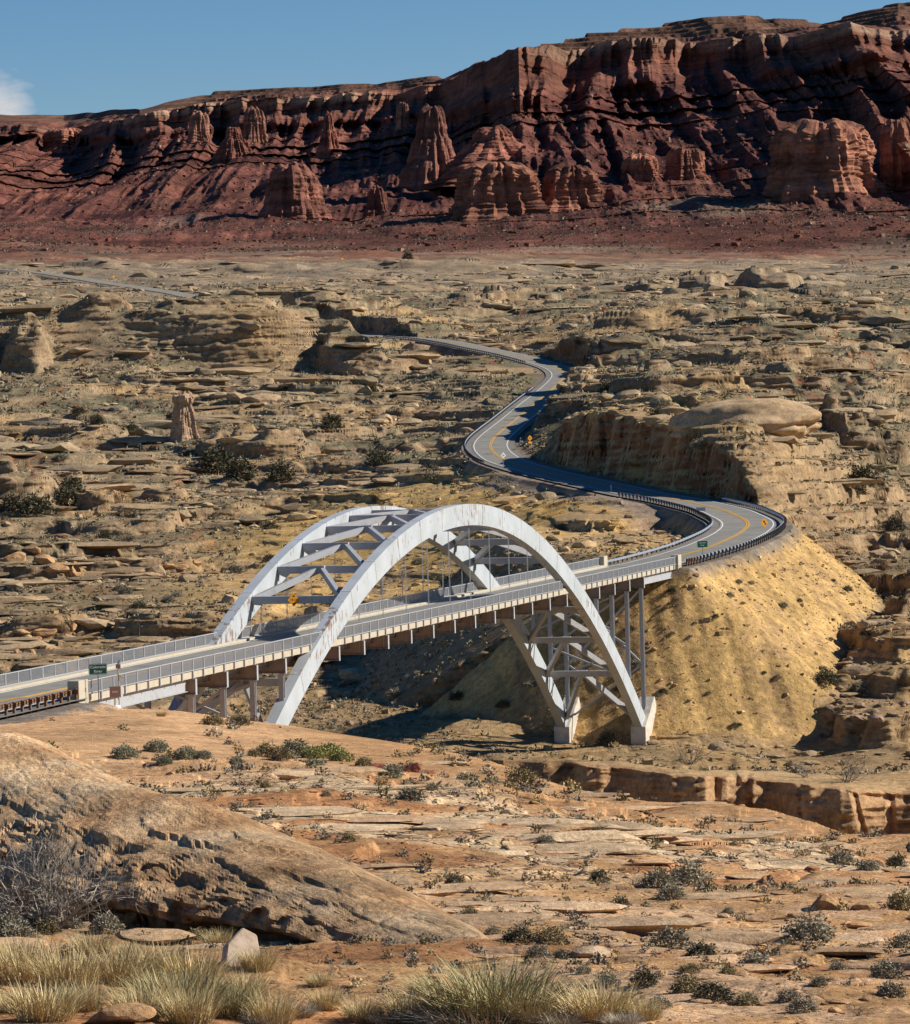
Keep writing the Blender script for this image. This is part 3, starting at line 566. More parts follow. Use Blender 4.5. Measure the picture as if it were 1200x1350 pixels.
# ------------------------------------------------------------------ mesa: escarpment rows run from its foot to the skyline, relief pushes them in and out
#      column: (distance, picture row) for foot, apron top, talus low, talus mid, cliff base, rim, shoulder, skyline
MT = {0:   [(2980, 337), (3500, 318), (4300, 285), (5300, 240), (6200, 196), (6290, 176), (6700, 162), (7000, 151)],
      100: [(2980, 337), (3500, 318), (4300, 285), (5300, 240), (6200, 200), (6280, 182), (6700, 165), (7000, 152)],
      200: [(2980, 337), (3500, 318), (4300, 282), (4900, 238), (5450, 192), (5510, 160), (5600, 154), (5700, 149)],
      300: [(2980, 337), (3450, 318), (4150, 278), (4800, 235), (5450, 190), (5510, 145), (5750, 134), (6000, 124)],
      400: [(2980, 337), (3450, 316), (4100, 278), (4700, 235), (5350, 185), (5420, 142), (5700, 128), (6000, 117)],
      500: [(2980, 337), (3450, 314), (4050, 275), (4600, 228), (5200, 176), (5280, 135), (5600, 122), (5900, 112)],
      600: [(2980, 337), (3400, 312), (3950, 270), (4500, 222), (5050, 170), (5130, 122), (5500, 112), (5800, 103)],
      700: [(2980, 337), (3350, 308), (3800, 268), (4150, 222), (4430, 168), (4500, 82), (4600, 77), (4800, 70)],
      800: [(2980, 337), (3350, 306), (3750, 262), (4200, 205), (4600, 142), (4660, 72), (4800, 62), (5100, 44)],
      900: [(2980, 337), (3350, 303), (3700, 258), (4150, 195), (4550, 128), (4610, 64), (4850, 52), (5250, 31)],
      1000: [(2980, 337), (3300, 300), (3650, 255), (4050, 190), (4450, 118), (4510, 58), (4800, 44), (5200, 22)],
      1100: [(2980, 337), (3300, 296), (3600, 252), (4000, 185), (4350, 112), (4410, 52), (4700, 46), (5100, 37)],
      1200: [(2980, 337), (3300, 292), (3600, 250), (3950, 182), (4300, 112), (4360, 50), (4700, 28), (5100, 4)]}
for k in (-200, -100): MT[k] = MT[0]
for k in (1300, 1400): MT[k] = MT[1200]
ks = sorted(MT); KM = len(MT[0]); MA = np.array([[[d, -(y - yh(min(max(k, 0), 1200))) / F * d] for d, y in MT[k]] for k in ks])
NCM = 1150; TM = np.linspace(-.150, .150, NCM); pxm = 600 + F * TM
u = np.clip((pxm - ks[0]) / 100, 0, len(ks) - 1.001); i = u.astype(int); fr = (u - i)
fr = fr[:, None, None]; KN = MA[i] * (1 - fr) + MA[i + 1] * fr
# small outline wobble on the skyline and rim; the near mesa starts abruptly at its left corner
rows = np.concatenate([np.linspace(0, 1, 50, endpoint=False), np.linspace(1, 2, 90, endpoint=False), np.linspace(2, 3, 110, endpoint=False), np.linspace(3, 4, 130, endpoint=False),
                       np.linspace(4, 5, 110, endpoint=False), np.linspace(5, 6, 40, endpoint=False), np.linspace(6, 7, 50), [7.3, 8]])
NRM = len(rows); ri = np.minimum(rows.astype(int), KM - 2); rf = rows - ri
Dm = KN[:, ri, 0] + (KN[:, ri + 1, 0] - KN[:, ri, 0]) * rf[None]; Zm = KN[:, ri, 1] + (KN[:, ri + 1, 1] - KN[:, ri, 1]) * np.minimum(rf, 1)[None]
Dm[:, -2:] += np.array([150, 900]); Zm[:, -1] -= 60
Xm = TM[:, None] * Dm; R2 = np.broadcast_to(rows[None], Dm.shape)
# spurs and gullies on the talus, alcoves and columns on the cliff, ledges of harder beds
tal = (.15 * sstep(.25, 1.2, R2) + .85 * sstep(1.3, 2.8, R2)) * (1 - sstep(4.0, 4.6, R2) * .55) * (1 - sstep(5.0, 5.6, R2) * .8)
warp = 60 * pn2(Xm * .004, Zm * .006, 201)
spur = ridg((Xm + warp) * .0042, Zm * .0012, 2, 202, .55)
spur2 = ridg((Xm + .5 * warp) * .013, Zm * .003, 3, 205, .55)
rough = fbm(Xm * .03, Zm * .03, 4, 210)
clf = sstep(3.9, 4.15, R2) * (1 - sstep(5.6, 6.4, R2))
Dm2 = Dm - tal * (spur * 115 + spur2 * 70 + ridg(Xm * .035, Zm * .012, 2, 208, .5) * 16) - sstep(.5, 1.5, R2) * (1 - sstep(5.5, 6.5, R2)) * rough * 20 * (1 - .65 * clf)
alc = ridg((Xm + warp) * .0033 + 3.7, Zm * 0, 2, 220, .5); colm = ridg(Xm * .03, Zm * .001, 2, 223)
def cell(xc, w_, seed):
    c0 = np.floor(xc); f_ = xc - c0; a_ = pn2(c0 * 1.371 + .37, c0 * .73 + seed, seed); b_ = pn2((c0 + 1) * 1.371 + .37, (c0 + 1) * .73 + seed, seed); return a_ + (b_ - a_) * sstep(1 - w_, 1, f_)
xj = Xm + 14 * pn2(Xm * .01, Zm * .006, 227)
Dm2 -= clf * (alc * 75 + cell(xj / 74, .16, 1.3) * 58 + cell(xj / 27, .22, 2.7) * 24 + cell(xj / 11, .3, 4.1) * 9 + cell(Zm / 17 + .4 * pn2(Xm * .003, Xm * 0, 229), .14, 5.9) * 15)
# beds: saw-tooth steps with height
bed = (Zm + 3 * pn2(Xm * .002, Zm * .0, 230) + 1.5 * pn2(Xm * .011, Zm * .02, 231)) / 19.0; fb = bed - np.floor(bed); hard = pn2(np.floor(bed) * 1.7, np.floor(bed) * 0 + .3, 233)
Dm2 += sstep(1.2, 1.9, R2) * (1 - sstep(3.6, 4.0, R2) * .82) * (1 - sstep(5.0, 5.5, R2)) * ((fb - .5) * 27 * np.clip(.45 + 1.6 * hard + .9 * pn2(Xm * .0035, Zm * .01, 234), 0, 1.5) + pn2(Xm * .02, Zm * .1, 236) * 10)
# lower sandstone bench: a paler wall that crops out in bulges along the right half
bz = -(250 - yh(900)) / F * 3650
Zs = Zm + sstep(5.4, 7, R2) * (6 * pn2(Xm * .004, Xm * 0, 240) + 3 * pn2(Xm * .02, Xm * 0, 241)) + (R2 > 4.9) * (R2 < 6) * 3.0 * pn2(Xm * .012, Dm * .01, 243)
Zs = Zs + sstep(.0, .6, R2) * (1 - sstep(2.2, 3.2, R2)) * (7 * fbm(Xm * .006, Dm * .004, 3, 245)) + (1 - sstep(.1, .9, R2)) * sstep(0, .15, R2) * 3 * pn2(Xm * .01, Dm * .01, 247)
tq = (Zs + 4 * pn2(Xm * .003, Xm * 0, 248)) / 15.0; fq = tq - np.floor(tq); capm = sstep(5.25, 5.5, R2) * (R2 < 7.1) * sstep(250, 330, pxm)[:, None]
Zs = Zs + capm * 15 * .8 * (.25 * fq + .75 * sstep(.6, .8, fq) - fq)
Vm = np.stack([TM[:, None] * Dm2, Dm2, Zs], -1)
mn = fbm(Xm * .008, Zm * .02, 3, 250); mn2 = pn2(Xm * .002, Zm * .05, 255)
CM = np.broadcast_to(rgb(.185, .078, .056), Dm.shape + (3,)).copy()
CM = mixc(CM, rgb(.25, .11, .075), .5 + mn); CM = mixc(CM, rgb(.145, .058, .045), sstep(.1, .5, mn2) * .8)
CM = mixc(CM, rgb(.29, .215, .15), sstep(.15, .45, fbm(Xm * .0028, Dm * .002, 3, 260)) * (1 - sstep(1.6, 2.4, R2)) * .85)
CM = mixc(CM, rgb(.23, .10, .062), (1 - sstep(.4, 1.2, R2)) * .7); CM = mixc(CM, rgb(.34, .26, .17), (1 - sstep(.05, .4, R2 + .3 * mn)) * .8)
CM = mixc(CM, rgb(.31, .145, .09), sstep(4.0, 4.3, R2) * (1 - sstep(5.3, 5.7, R2)) * .8); CM = mixc(CM, rgb(.47, .33, .21), (sstep(4.72, 4.85, R2) * (1 - sstep(5.0, 5.1, R2))) * np.clip(.5 + 1.3 * pn2(Xm * .006, Xm * 0, 262), 0, .9))
CM = mixc(CM, rgb(.24, .15, .09), sstep(5.4, 6.2, R2) * .8); CM *= np.array([.60, .525, .525], np.float32)
gi = np.arange(NCM * NRM, dtype=np.int32).reshape(NCM, NRM); quads = np.stack([gi[:-1, :-1], gi[1:, :-1], gi[1:, 1:], gi[:-1, 1:]], -1).reshape(-1, 4)
tag(link_mesh('mesa_hills', np_mesh('mesa_hills', Vm.reshape(-1, 3), quads, cols=CM.reshape(-1, 3)), M['mesa']), kind='structure')
def mesa_at(px, py):
    """point of the mesa surface seen at a picture point"""
    r = rayv(px, py); t = r[0] / r[1]; s_ = r[2] / r[1]; c = int(np.clip(np.searchsorted(TM, t), 0, NCM - 1))
    sl = Vm[c, :, 2] / Vm[c, :, 1]; j = int(np.argmax(sl >= s_)); return Vector(tuple(Vm[c, j]))

# ------------------------------------------------------------------ road sheets and paint
def offset_line(line, lat, dz=0.0):
    d = np.gradient(line, axis=0); n = np.stack([d[:, 1], -d[:, 0]], -1); n /= np.linalg.norm(n, axis=1)[:, None]
    o = line.copy(); o[:, :2] += n * lat; o[:, 2] += dz; return o
def ribbon(name, line, l0, l1, dz, m, parent=None):
    a, b = offset_line(line, l0, dz), offset_line(line, l1, dz); n = len(line)
    v = np.concatenate([a, b]); q_ = [(i, n + i, n + i + 1, i + 1) for i in range(n - 1)]
    return tag(link_mesh(name, np_mesh(name, v, q_, smooth=True), m, parent), kind='structure')
for nm, line in (('', R_FAR), ('_near', R_NEAR), ('_far', R_UP)):
    ribbon('road_shoulder' + nm, line, -5.6, 5.4, -.02, M['shoulder']); ribbon('road' + nm, line, -4.15, 4.15, .03, M['asphalt'])
    ribbon('road_line' + nm, line, -3.85, -3.65, .06, M['white_line']); ribbon('road_line' + nm, line, 3.65, 3.85, .06, M['white_line'])
    ribbon('road_line' + nm, line, -.30, -.06, .06, M['yellow_line']); ribbon('road_line' + nm, line, .06, .30, .06, M['yellow_line'])

# ------------------------------------------------------------------ the bridge (local x along the deck, y across it, z = 0 at railing top)
BR = empty('arch_bridge', bw(0, 0, 0), math.pi / 2 - PHI)
tag(BR, 'white steel through-arch road bridge with peeling paint spanning the canyon', 'bridge')
W = 9.6
zu = lambda u: 9.86 - .00461 * u * u
zl = lambda u: 7.68 - .00466 * u * u
UA0, UA1 = -103.7, 98.9
for v0 in (0, W):
    us = np.linspace(-79.6, 79.6, 107); mb = MB(); vs_ = []
    for u_ in us: vs_ += [(u_, v0 - .5, zl(u_)), (u_, v0 + .5, zl(u_)), (u_, v0 + .5, zu(u_)), (u_, v0 - .5, zu(u_))]
    fs = []
    for k in range(len(us) - 1):
        b = 4 * k
        for e in range(4): fs.append((b + e, b + (e + 1) % 4, b + 4 + (e + 1) % 4, b + 4 + e))
    fs += [(0, 1, 2, 3), tuple(4 * (len(us) - 1) + e for e in (3, 2, 1, 0))]
    mb.add(vs_, fs); rib = mb.build('arch_rib', M['arch'], BR)
    for k in range(-10, 11):
        sm = MB()
        u_ = k * P
        nx, nz = .00922 * u_, 1.0; l = math.hypot(nx, nz); nx /= l; nz /= l; a = Vector((u_, 0, zu(u_)))
        d = Vector((nx, 0, nz)); t = Vector((nz, 0, -nx)); tl = (zu(u_) - zl(u_)) * nz
        pa, pb = a + d * .012, a - d * (tl + .012)
        for y_ in (v0 - .512, v0 + .512): sm.beam(pa + Vector((0, y_, 0)), pb + Vector((0, y_, 0)), .024, .16, up=t)
        sm.beam(a + d * .004 + Vector((0, v0 - .53, 0)), a + d * .004 + Vector((0, v0 + .53, 0)), .32, .024, up=d)
        sm.build('riveted_seam', M['seam'], rib)
# struts and K bracing between the ribs, above the deck at panels -5..5 and below it at +-7..9
strutm = M['steel_grey']
def zc(u_): return (zu(u_) + zl(u_)) / 2
for k in list(range(-5, 6)) + [-9, -8, -7, 7, 8, 9]:
    u_ = k * P; z_ = zu(u_) - .75
    m_ = MB(); m_.box(u_ - .27, u_ + .27, .502, W - .502, z_ - .35, z_ + .35); m_.build('cross_strut', strutm, BR, bevel=.02)
    for y_, s_ in ((.502, 1), (W - .502, -1)):
        g = MB(); g.prism([(u_ - .15, z_ - .36), (u_ + .15, z_ - .36), (u_ + .15, z_ - 1.0), (u_ - .15, z_ - 1.0)], y_, y_ + s_ * .08); g.build('gusset_plate', strutm, BR)
for k in list(range(-4, 6)) + [-8, -7, 8, 9, 10, -9]:
    hi_k = k if k <= 0 else k - 1; lo_k = k - 1 if k <= 0 else k
    if abs(lo_k) == 10: lo_u = math.copysign(77.5, lo_k)
    else: lo_u = lo_k * P
    hu = hi_k * P; m_ = math.copysign(.29, lo_u - hu)
    for y_ in (.51, W - .51):
        b_ = MB(); b_.beam((hu + m_, W / 2 + (.12 if y_ > 5 else -.12), zu(hu) - .72), (lo_u - m_, y_, zu(lo_u) - .72), .42, .62); b_.build('diagonal_brace', strutm, BR)
    kn = MB(); kn.box(hu + m_ - .02, hu + m_ + math.copysign(.45, m_), W / 2 - .5, W / 2 + .5, zu(hu) - 1.02, zu(hu) - .36) if m_ > 0 else kn.box(hu + m_ - .45, hu + m_ + .02, W / 2 - .5, W / 2 + .5, zu(hu) - 1.02, zu(hu) - .36)
    kn.build('gusset_plate', strutm, BR)
# deck: slab, kerbs with cream fascia, asphalt
d = MB(); d.box(UA0, UA1, .62, W - .62, -1.62, -1.24); d.build('deck_slab', M['concrete'], BR)
d = MB(); d.box(UA0 - .3, UA1 + .3, .70, W - .70, -1.236, -1.2); dk = d.build('deck_surface', M['asphalt'], BR)
for y0, y1, m_ in ((.95, 1.1, 'white_line'), (8.5, 8.65, 'white_line'), (4.52, 4.76, 'yellow_line'), (4.86, 5.1, 'yellow_line')):
    d = MB(); d.box(UA0, UA1, y0, y1, -1.199, -1.19); d.build('painted_line', M[m_], dk)
for y0, y1 in ((-.12, .70), (W - .70, W + .12)):
    d = MB(); d.box(UA0, UA1, y0, y1, -1.64, -.98); d.build('kerb', M['concrete'], BR, bevel=.02)
    d = MB(); n_ = 0
    for y_ in (W - .70,) if y0 > 5 else ():
        pass
# railings: top and bottom rails, pickets; posts one by one on the near side
def rail_breaks(u_): return 41.2 < abs(u_) < 46.2
for y_, near_ in ((-.20, True), (W + .20, False)):
    r_ = MB()
    for a_, b_ in ((UA0, -46.0), (-41.4, 41.4), (46.0, UA1)):
        r_.box(a_, b_, y_ - .05, y_ + .05, -.07, 0); r_.box(a_, b_, y_ - .045, y_ + .045, -1.0, -.94)
    rl = r_.build('railing', M['rail_metal'], BR)
    pk = MB(); u_ = UA0 + .15
    while u_ < UA1:
        if not rail_breaks(u_): pk.box(u_ - .032, u_ + .032, y_ - .012, y_ + .012, -.94, -.07)
        u_ += .155
    pk.build('picket_panel', M['picket_metal'], rl)
    pm = MB(); pm.box(-.055, .055, -.06, .06, -1.66, .0); me = pm.mesh('post'); far_posts = MB()
    for k in range(-40, 40):
        u_ = (k + .5) * P / 3
        if rail_breaks(u_) or u_ < UA0 or u_ > UA1: continue
        if near_:
            o = link_mesh('post', me, M['rail_metal'], rl); o.location = (u_, y_ - .0, 0)
        else: far_posts.box(u_ - .055, u_ + .055, y_ - .06, y_ + .06, -1.66, 0)
    if not near_: tag(far_posts.build('posts', M['rail_metal'], rl), kind='stuff')
# floor beams, stringers, hangers, columns
zb0, zb1 = -1.66, -2.95
for n_ in range(22):
    u_ = (n_ - 10.5) * P
    f_ = MB(); f_.box(u_ - .03, u_ + .03, -.42, W + .42, zb1 + .06, zb0 - .04); f_.box(u_ - .2, u_ + .2, -.42, W + .42, zb1, zb1 + .056); f_.box(u_ - .2, u_ + .2, -.42, W + .42, zb0 - .036, zb0 - .002)
    for y_ in (1.6, 3.7, 5.9, 8.0): f_.box(u_ - .17, u_ - .034, y_ - .02, y_ + .02, zb1 + .06, zb0 - .04)
    fb_ = f_.build('floor_beam', M['beam_brown'], BR)
    for y_ in (-.44, W + .44):
        e_ = MB(); e_.box(u_ - .19, u_ + .19, y_ - .018, y_ + .018, zb1 - .02, zb0); e_.build('end_plate', M['rail_metal'], fb_)
    if 5 <= n_ <= 16:
        for y_ in (0, W):
            if zl(u_) < 0: continue
            for dx in (-.14, .14):
                h_ = MB(); h_.tube((u_ + dx, y_, zb1 + .1), (u_ + dx, y_, zl(u_) + .05), .024, 5); h_.build('hanger_cable', M['steel_grey'], BR)
    if n_ <= 3 or n_ >= 18:
        for y_ in (0, W):
            c_ = MB(); bot = zu(u_) - .25
            c_.ibeam((u_, y_, zb1 - .02), (u_, y_, bot), .46, .46, .05, up=(1, 0, 0)); c_.build('column', strutm, BR)
        if zb1 - zu(u_) > 3.5:
            zmid = (zb1 + zu(u_)) / 2 - .8; br_ = [(0, .3, zb1 - .4, W - .3, zmid), (.24, W - .3, zb1 - .4, .3, zmid)]
            if zb1 - zu(u_) > 8: br_ += [(0, .3, zmid - .4, W - .3, zu(u_) + .8), (.24, W - .3, zmid - .4, .3, zu(u_) + .8)]
            for dx, ya, za, yb, zb_ in br_:
                h_ = MB(); h_.beam((u_ + dx, ya, za), (u_ + dx, yb, zb_), .22, .26, up=(1, 0, 0)); h_.build('bent_brace', strutm, BR)
for y_ in (1.2, 3.6, 6.0, 8.4):
    s_ = MB(); s_.ibeam((-80.01 + .25, y_, -2.05), (80.01 - .25, y_, -2.05), .3, .7, .04); s_.build('stringer', M['beam_brown'], BR)
for a_, b_ in ((UA0 + .3, -80.3), (80.3, UA1 - .3)):
    for y_ in (.35, 3.4, 6.2, W - .35):
        s_ = MB(); s_.ibeam((a_, y_, -2.19), (b_, y_, -2.19), .42, 1.02, .05); s_.build('approach_girder', strutm, BR)
for u_ in (-95.5,):
    for y_ in (.35, W - .35):
        s_ = MB(); s_.box(u_ - .3, u_ + .3, y_ - .3, y_ + .3, -6.5, -2.72); s_.build('pile', strutm, BR)
# springing blocks and abutments
for s_ in (-1, 1):
    for y_ in (0, W):
        b_ = MB(); xs_ = [76.6, 79.0, 81.9, 82.6, 82.6, 76.6]; zs_ = [-19.7, -18.3, -16.4, -17.4, -25, -25]
        b_.prism([(s_ * a, z_) for a, z_ in zip(xs_, zs_)], y_ - .95, y_ + .95); b_.build('springing_block', M['pier_concrete'], BR, bevel=.05)
for ua, sg in ((UA0 - .02, -1), (UA1 + .02, 1)):
    w_ = MB(); w_.box(min(ua, ua + sg * .9), max(ua, ua + sg * .9), -.3, W + .3, -6.0, -1.27); w_.build('abutment_wall', M['concrete'], BR)
    for y0, y1 in ((-.5, .42), (W - .42, W + .5)):
        w_ = MB(); u0_, u1_ = ua + sg * .01, ua + sg * 1.9
        w_.box(min(u0_, u1_), max(u0_, u1_), y0, y1, -1.26, .16); w_.box(min(u0_, u1_), max(u0_, u1_), y0, y0 + .34 if y0 < 1 else y1, -3.0, -1.262)
        ep = w_.build('end_block', M['concrete'], BR, bevel=.03)
        if sg < 0 and y0 < 1:                                        # recessed panel grooves facing the camera side
            for zz in (-.25, -.6, -.95, -1.3):
                g_ = MB(); g_.box(u1_ - .012, u1_ - .002, y0 + .12, y1 - .12, zz - .03, zz + .03); g_.build('groove', M['pier_concrete'], ep)

# ------------------------------------------------------------------ guardrails
WP = [(0, .40), (.085, .46), (.085, .50), (.02, .545), (.02, .60), (.085, .645), (.085, .69), (0, .75), (-.014, .742), (.06, .67), (.004, .60), (.004, .545), (.06, .48), (-.014, .405)]
def guardrail(label, line, side, beam_m, post_m, spacing=2.0, rust_first=0, group=None):
    line = resample(line, 1.5, False); n = len(line); c0 = line[0]
    root = empty('guardrail', c0); tag(root, label, 'guardrail', group)
    d_ = np.gradient(line, axis=0); nn = np.stack([d_[:, 1], -d_[:, 0]], -1); nn /= np.linalg.norm(nn, axis=1)[:, None]
    K = len(WP); v = []
    for i in range(n):
        for o_, h_ in WP: v.append((line[i, 0] - c0[0] + nn[i, 0] * o_ * side, line[i, 1] - c0[1] + nn[i, 1] * o_ * side, line[i, 2] - c0[2] + h_))
    q_ = [(i * K + k, i * K + (k + 1) % K, (i + 1) * K + (k + 1) % K, (i + 1) * K + k) for i in range(n - 1) for k in range(K)]
    link_mesh('rail_beam', np_mesh('rail_beam', v, q_), beam_m, root)
    pts = resample(line, spacing, False); dd = np.gradient(pts, axis=0)
    pm = MB(); pm.box(-.1, .1, -.09, .09, -.35, .80); pm.box(-.07, .07, .094, .21, .42, .76); me = pm.mesh('post', .008); me2 = None
    for i, p_ in enumerate(pts[:100]):
        m_ = M['rust'] if i < rust_first else post_m
        if i < rust_first:
            if me2 is None: me2 = me.copy()
            o = link_mesh('post', me2, m_, root)
        else: o = link_mesh('post', me, m_, root)
        a_ = math.atan2(dd[i, 1], dd[i, 0]); s_ = -side
        o.location = Vector(p_ - c0) + Vector((math.sin(a_) * .22 * s_ * -1 * -1, -math.cos(a_) * .22 * s_ * -1 * -1, 0)); o.rotation_euler = (0, 0, a_ + (0 if s_ < 0 else math.pi) + math.pi * 0)
    return root
fy = R_FAR[:, 1]
def part_line(lat, y0, y1): return offset_line(R_FAR, lat, -.05)[(fy >= y0) & (fy <= y1)]
guardrail('shiny steel guardrail curling round the inside of the bend just beyond the bridge', part_line(-5.2, 481, 640), 1, M['galv'], M['wood_post'])
guardrail('guardrail with close dark posts along the outer edge of the bend above the yellow embankment', part_line(5.3, 481, 616), -1, M['galv'], M['wood_post'], 1.6, 5)
guardrail('guardrail round the outside of the second bend, left of the road', part_line(-5.8, 770, 1072), 1, M['galv'], M['wood_post'], 3.1)
guardrail('farthest guardrail, along the upper road beside the pale rock promontory', part_line(-5.4, 1188, 1392), 1, M['galv'], M['wood_post'], 2.6)
ln = offset_line(R_NEAR, -4.9, 0)[:8]
guardrail('rusty brown guardrail on the near road just before the concrete bridge end block', ln, 1, M['rust'], M['rust'], 1.45)

# ------------------------------------------------------------------ signs
def text(s, size, parent, loc, m, rot=(math.pi / 2, 0, 0), name='lettering', sx=1):
    cu = bpy.data.curves.new('t', 'FONT'); cu.body = s; cu.size = size; cu.align_x = 'CENTER'; cu.align_y = 'CENTER'; cu.extrude = .004; cu.offset = size * .012
    tmp = bpy.data.objects.new('t', cu); col.objects.link(tmp); bpy.context.view_layer.update()
    me = bpy.data.meshes.new_from_object(tmp.evaluated_get(bpy.context.evaluated_depsgraph_get())); bpy.data.objects.remove(tmp); bpy.data.curves.remove(cu)
    o = link_mesh(name, me, None, parent); me.materials.clear(); me.materials.append(m); o.location = loc; o.rotation_euler = rot; o.scale = (sx, 1, 1); return o
def plate(w_, h_, z, m, parent, name='sign_panel', y=-.05, diamond=False, round_=.06):
    mb = MB(); 
    if diamond:
        r_ = w_ / 2; c_ = .06 * r_; pts_ = [(0, r_ - c_), (0, r_ - c_)]
        pts_ = [(-c_, r_ - c_), (c_, r_ - c_), (r_ - c_, c_), (r_ - c_, -c_), (c_, -r_ + c_), (-c_, -r_ + c_), (-r_ + c_, -c_), (-r_ + c_, c_)]
    else:
        a, b, k = w_ / 2, h_ / 2, round_; pts_ = [(-a + k, b), (a - k, b), (a, b - k), (a, -b + k), (a - k, -b), (-a + k, -b), (-a, -b + k), (-a, b - k)]
    mb.prism([(x, z + q) for x, q in pts_], y - .015, y + .015); return mb.build(name, m, parent)
def shape(poly, z, m, parent, name, y=-.072, x=0):
    mb = MB(); mb.prism([(x + a, z + b) for a, b in poly], y - .006, y + .003); return mb.build(name, m, parent)
def sign_root(name, px, py, label, rz, dmin=0, D=None, group=None, cat='sign'):
    p_ = hit(px, py, dmin)
    if D: q_ = at(px, py, D); p_ = Vector((q_.x, q_.y, gz(q_.x, q_.y)))
    r_ = empty(name, p_, rz); tag(r_, label, cat, group); return r_
def pole(h, parent, r=.035, m=None, name='sign_post'):
    mb = MB(); mb.box(-r, r, -r, r, -.4, h); return mb.build(name, m or M['post'], parent)
# height of board above ground from pictured rows
D1 = 281.0; p1 = at(130.5, 933, D1); r1 = empty('road_sign', (p1.x, p1.y, gz(p1.x, p1.y)), math.radians(10)); tag(r1, 'green river name sign on a thin post at the near bridge end', 'road sign')
zt = at(127.5, 875, D1).z - r1.location.z; zb = at(127.5, 889.5, D1).z - r1.location.z; zm = (zt + zb) / 2
pole(zt - .05, r1); plate(1.38, zt - zb, zm, M['green'], r1)
bd = MB(); a_, b_ = .655, (zt - zb) / 2 - .035
for x0, x1, z0, z1 in ((-a_, a_, b_ - .025, b_), (-a_, a_, -b_, -b_ + .025), (-a_, -a_ + .025, -b_ + .026, b_ - .026), (a_ - .025, a_, -b_ + .026, b_ - .026)): bd.box(x0, x1, -.071, -.066, zm + z0, zm + z1)
bd.build('border', M['white'], r1)
text('Colorado', .285, r1, (0, -.07, zm + .16), M['white'], sx=1.05); text('River', .285, r1, (0, -.07, zm - .17), M['white'], sx=1.05)
# monitoring post with small solar panel
p2 = at(157.5, 934, 283); r2 = empty('solar_post', (p2.x, p2.y, gz(p2.x, p2.y)), math.radians(20)); tag(r2, 'slim tan post carrying a small solar panel beside the near bridge railing', 'monitoring post')
h2 = at(157.5, 876, 283).z - r2.location.z
mb = MB(); mb.tube((0, 0, -.4), (0, 0, h2), .05, 8); mb.build('pole', M['woodpale'], r2)
mb = MB(); mb.beam((-.05, -.05, h2 - .75), (.35, -.05, h2 - 1.05), .5, .05); mb.build('solar_panel', M['woodpale'], r2)
mb = MB(); mb.box(-.16, .16, -.12, .12, h2 - .3, h2 + .02); mb.build('box', M['brown'], r2, bevel=.02); mb = MB(); mb.tube((.0, 0, h2 + .0), (.16, 0, h2 + .28), .1, 8, .13); mb.build('camera_hood', M['signback'], r2)
p3 = at(152, 936, 281); r3 = empty('notice_board', (p3.x, p3.y, gz(p3.x, p3.y)), math.radians(24)); tag(r3, 'brown notice board on a pale post with white foot near the green sign', 'notice board')
zt = at(150, 905, 281).z - r3.location.z; zb = at(150, 919, 281).z - r3.location.z
pole(zt - .1, r3, .06, M['woodpale']); pb_ = plate(.86, zt - zb, (zt + zb) / 2, M['brown'], r3, y=-.09, round_=.02); mb = MB(); mb.box(.45, .62, -.11, .12, zb - .02, zt); mb.build('side_panel', M['white'], r3)
mb = MB(); mb.tube((0, 0, -.1), (0, 0, .12), .42, 12, .36); mb.build('foot', M['white'], r3)
mb = MB(); [mb.box(-.24, .2, -.112, -.106, (zt + zb) / 2 - .05 + k * .08, (zt + zb) / 2 - .02 + k * .08) for k in (0, 1)]; mb.build('lettering', M['concrete'], r3)
# far green sign
lp = offset_line(R_FAR, 6.0)
def by_y(line, y): return Vector(tuple(line[int(np.argmin(np.abs(line[:, 1] - y)))]))
def on_right(px, py, D, name, label, rz, cat='road sign'):
    q_ = at(px, py, D); r_ = empty(name, (q_.x, q_.y, gz(q_.x, q_.y)), rz); tag(r_, label, cat); return r_, (lambda y: at(px, y, D).z - r_.location.z)
r4, hz = on_right(927, 752, 496, 'road_sign', 'small green sign on a post beside the far bridge end, above the yellow embankment', math.radians(14))
zt, zb = hz(713), hz(721.5); pole(zt - .03, r4); plate(1.4, zt - zb, (zt + zb) / 2, M['green'], r4)
text('Colorado', .22, r4, (0, -.07, (zt + zb) / 2 + .17), M['white'], sx=1.1); text('River', .22, r4, (0, -.07, (zt + zb) / 2 - .16), M['white'], sx=1.1)
# amber winding road sign with plaque
WIND = [(-.06, .33), (-.24, .10), (-.11, .12), (-.06, .02), (.10, -.12), (.13, -.33), (.26, -.33), (.24, -.08), (.08, .08), (.05, .14), (.16, .17)]
r5, hz = on_right(1008, 707, 546, 'warning_sign', 'amber winding-road warning diamond with plaque, inside the outer guardrail of the first bend', math.radians(30))
zt, zb = hz(683), hz(695); pole(zt - .3, r5); plate(1.34, 0, (zt + zb) / 2, M['orange'], r5, diamond=True); shape([(x * 1.05, z * 1.05) for x, z in WIND], (zt + zb) / 2, M['black'], r5, 'arrow')
plate(.7, .7, hz(699), M['orange'], r5, 'plaque', round_=.03); text('30', .42, r5, (0, -.07, hz(699)), M['black'])
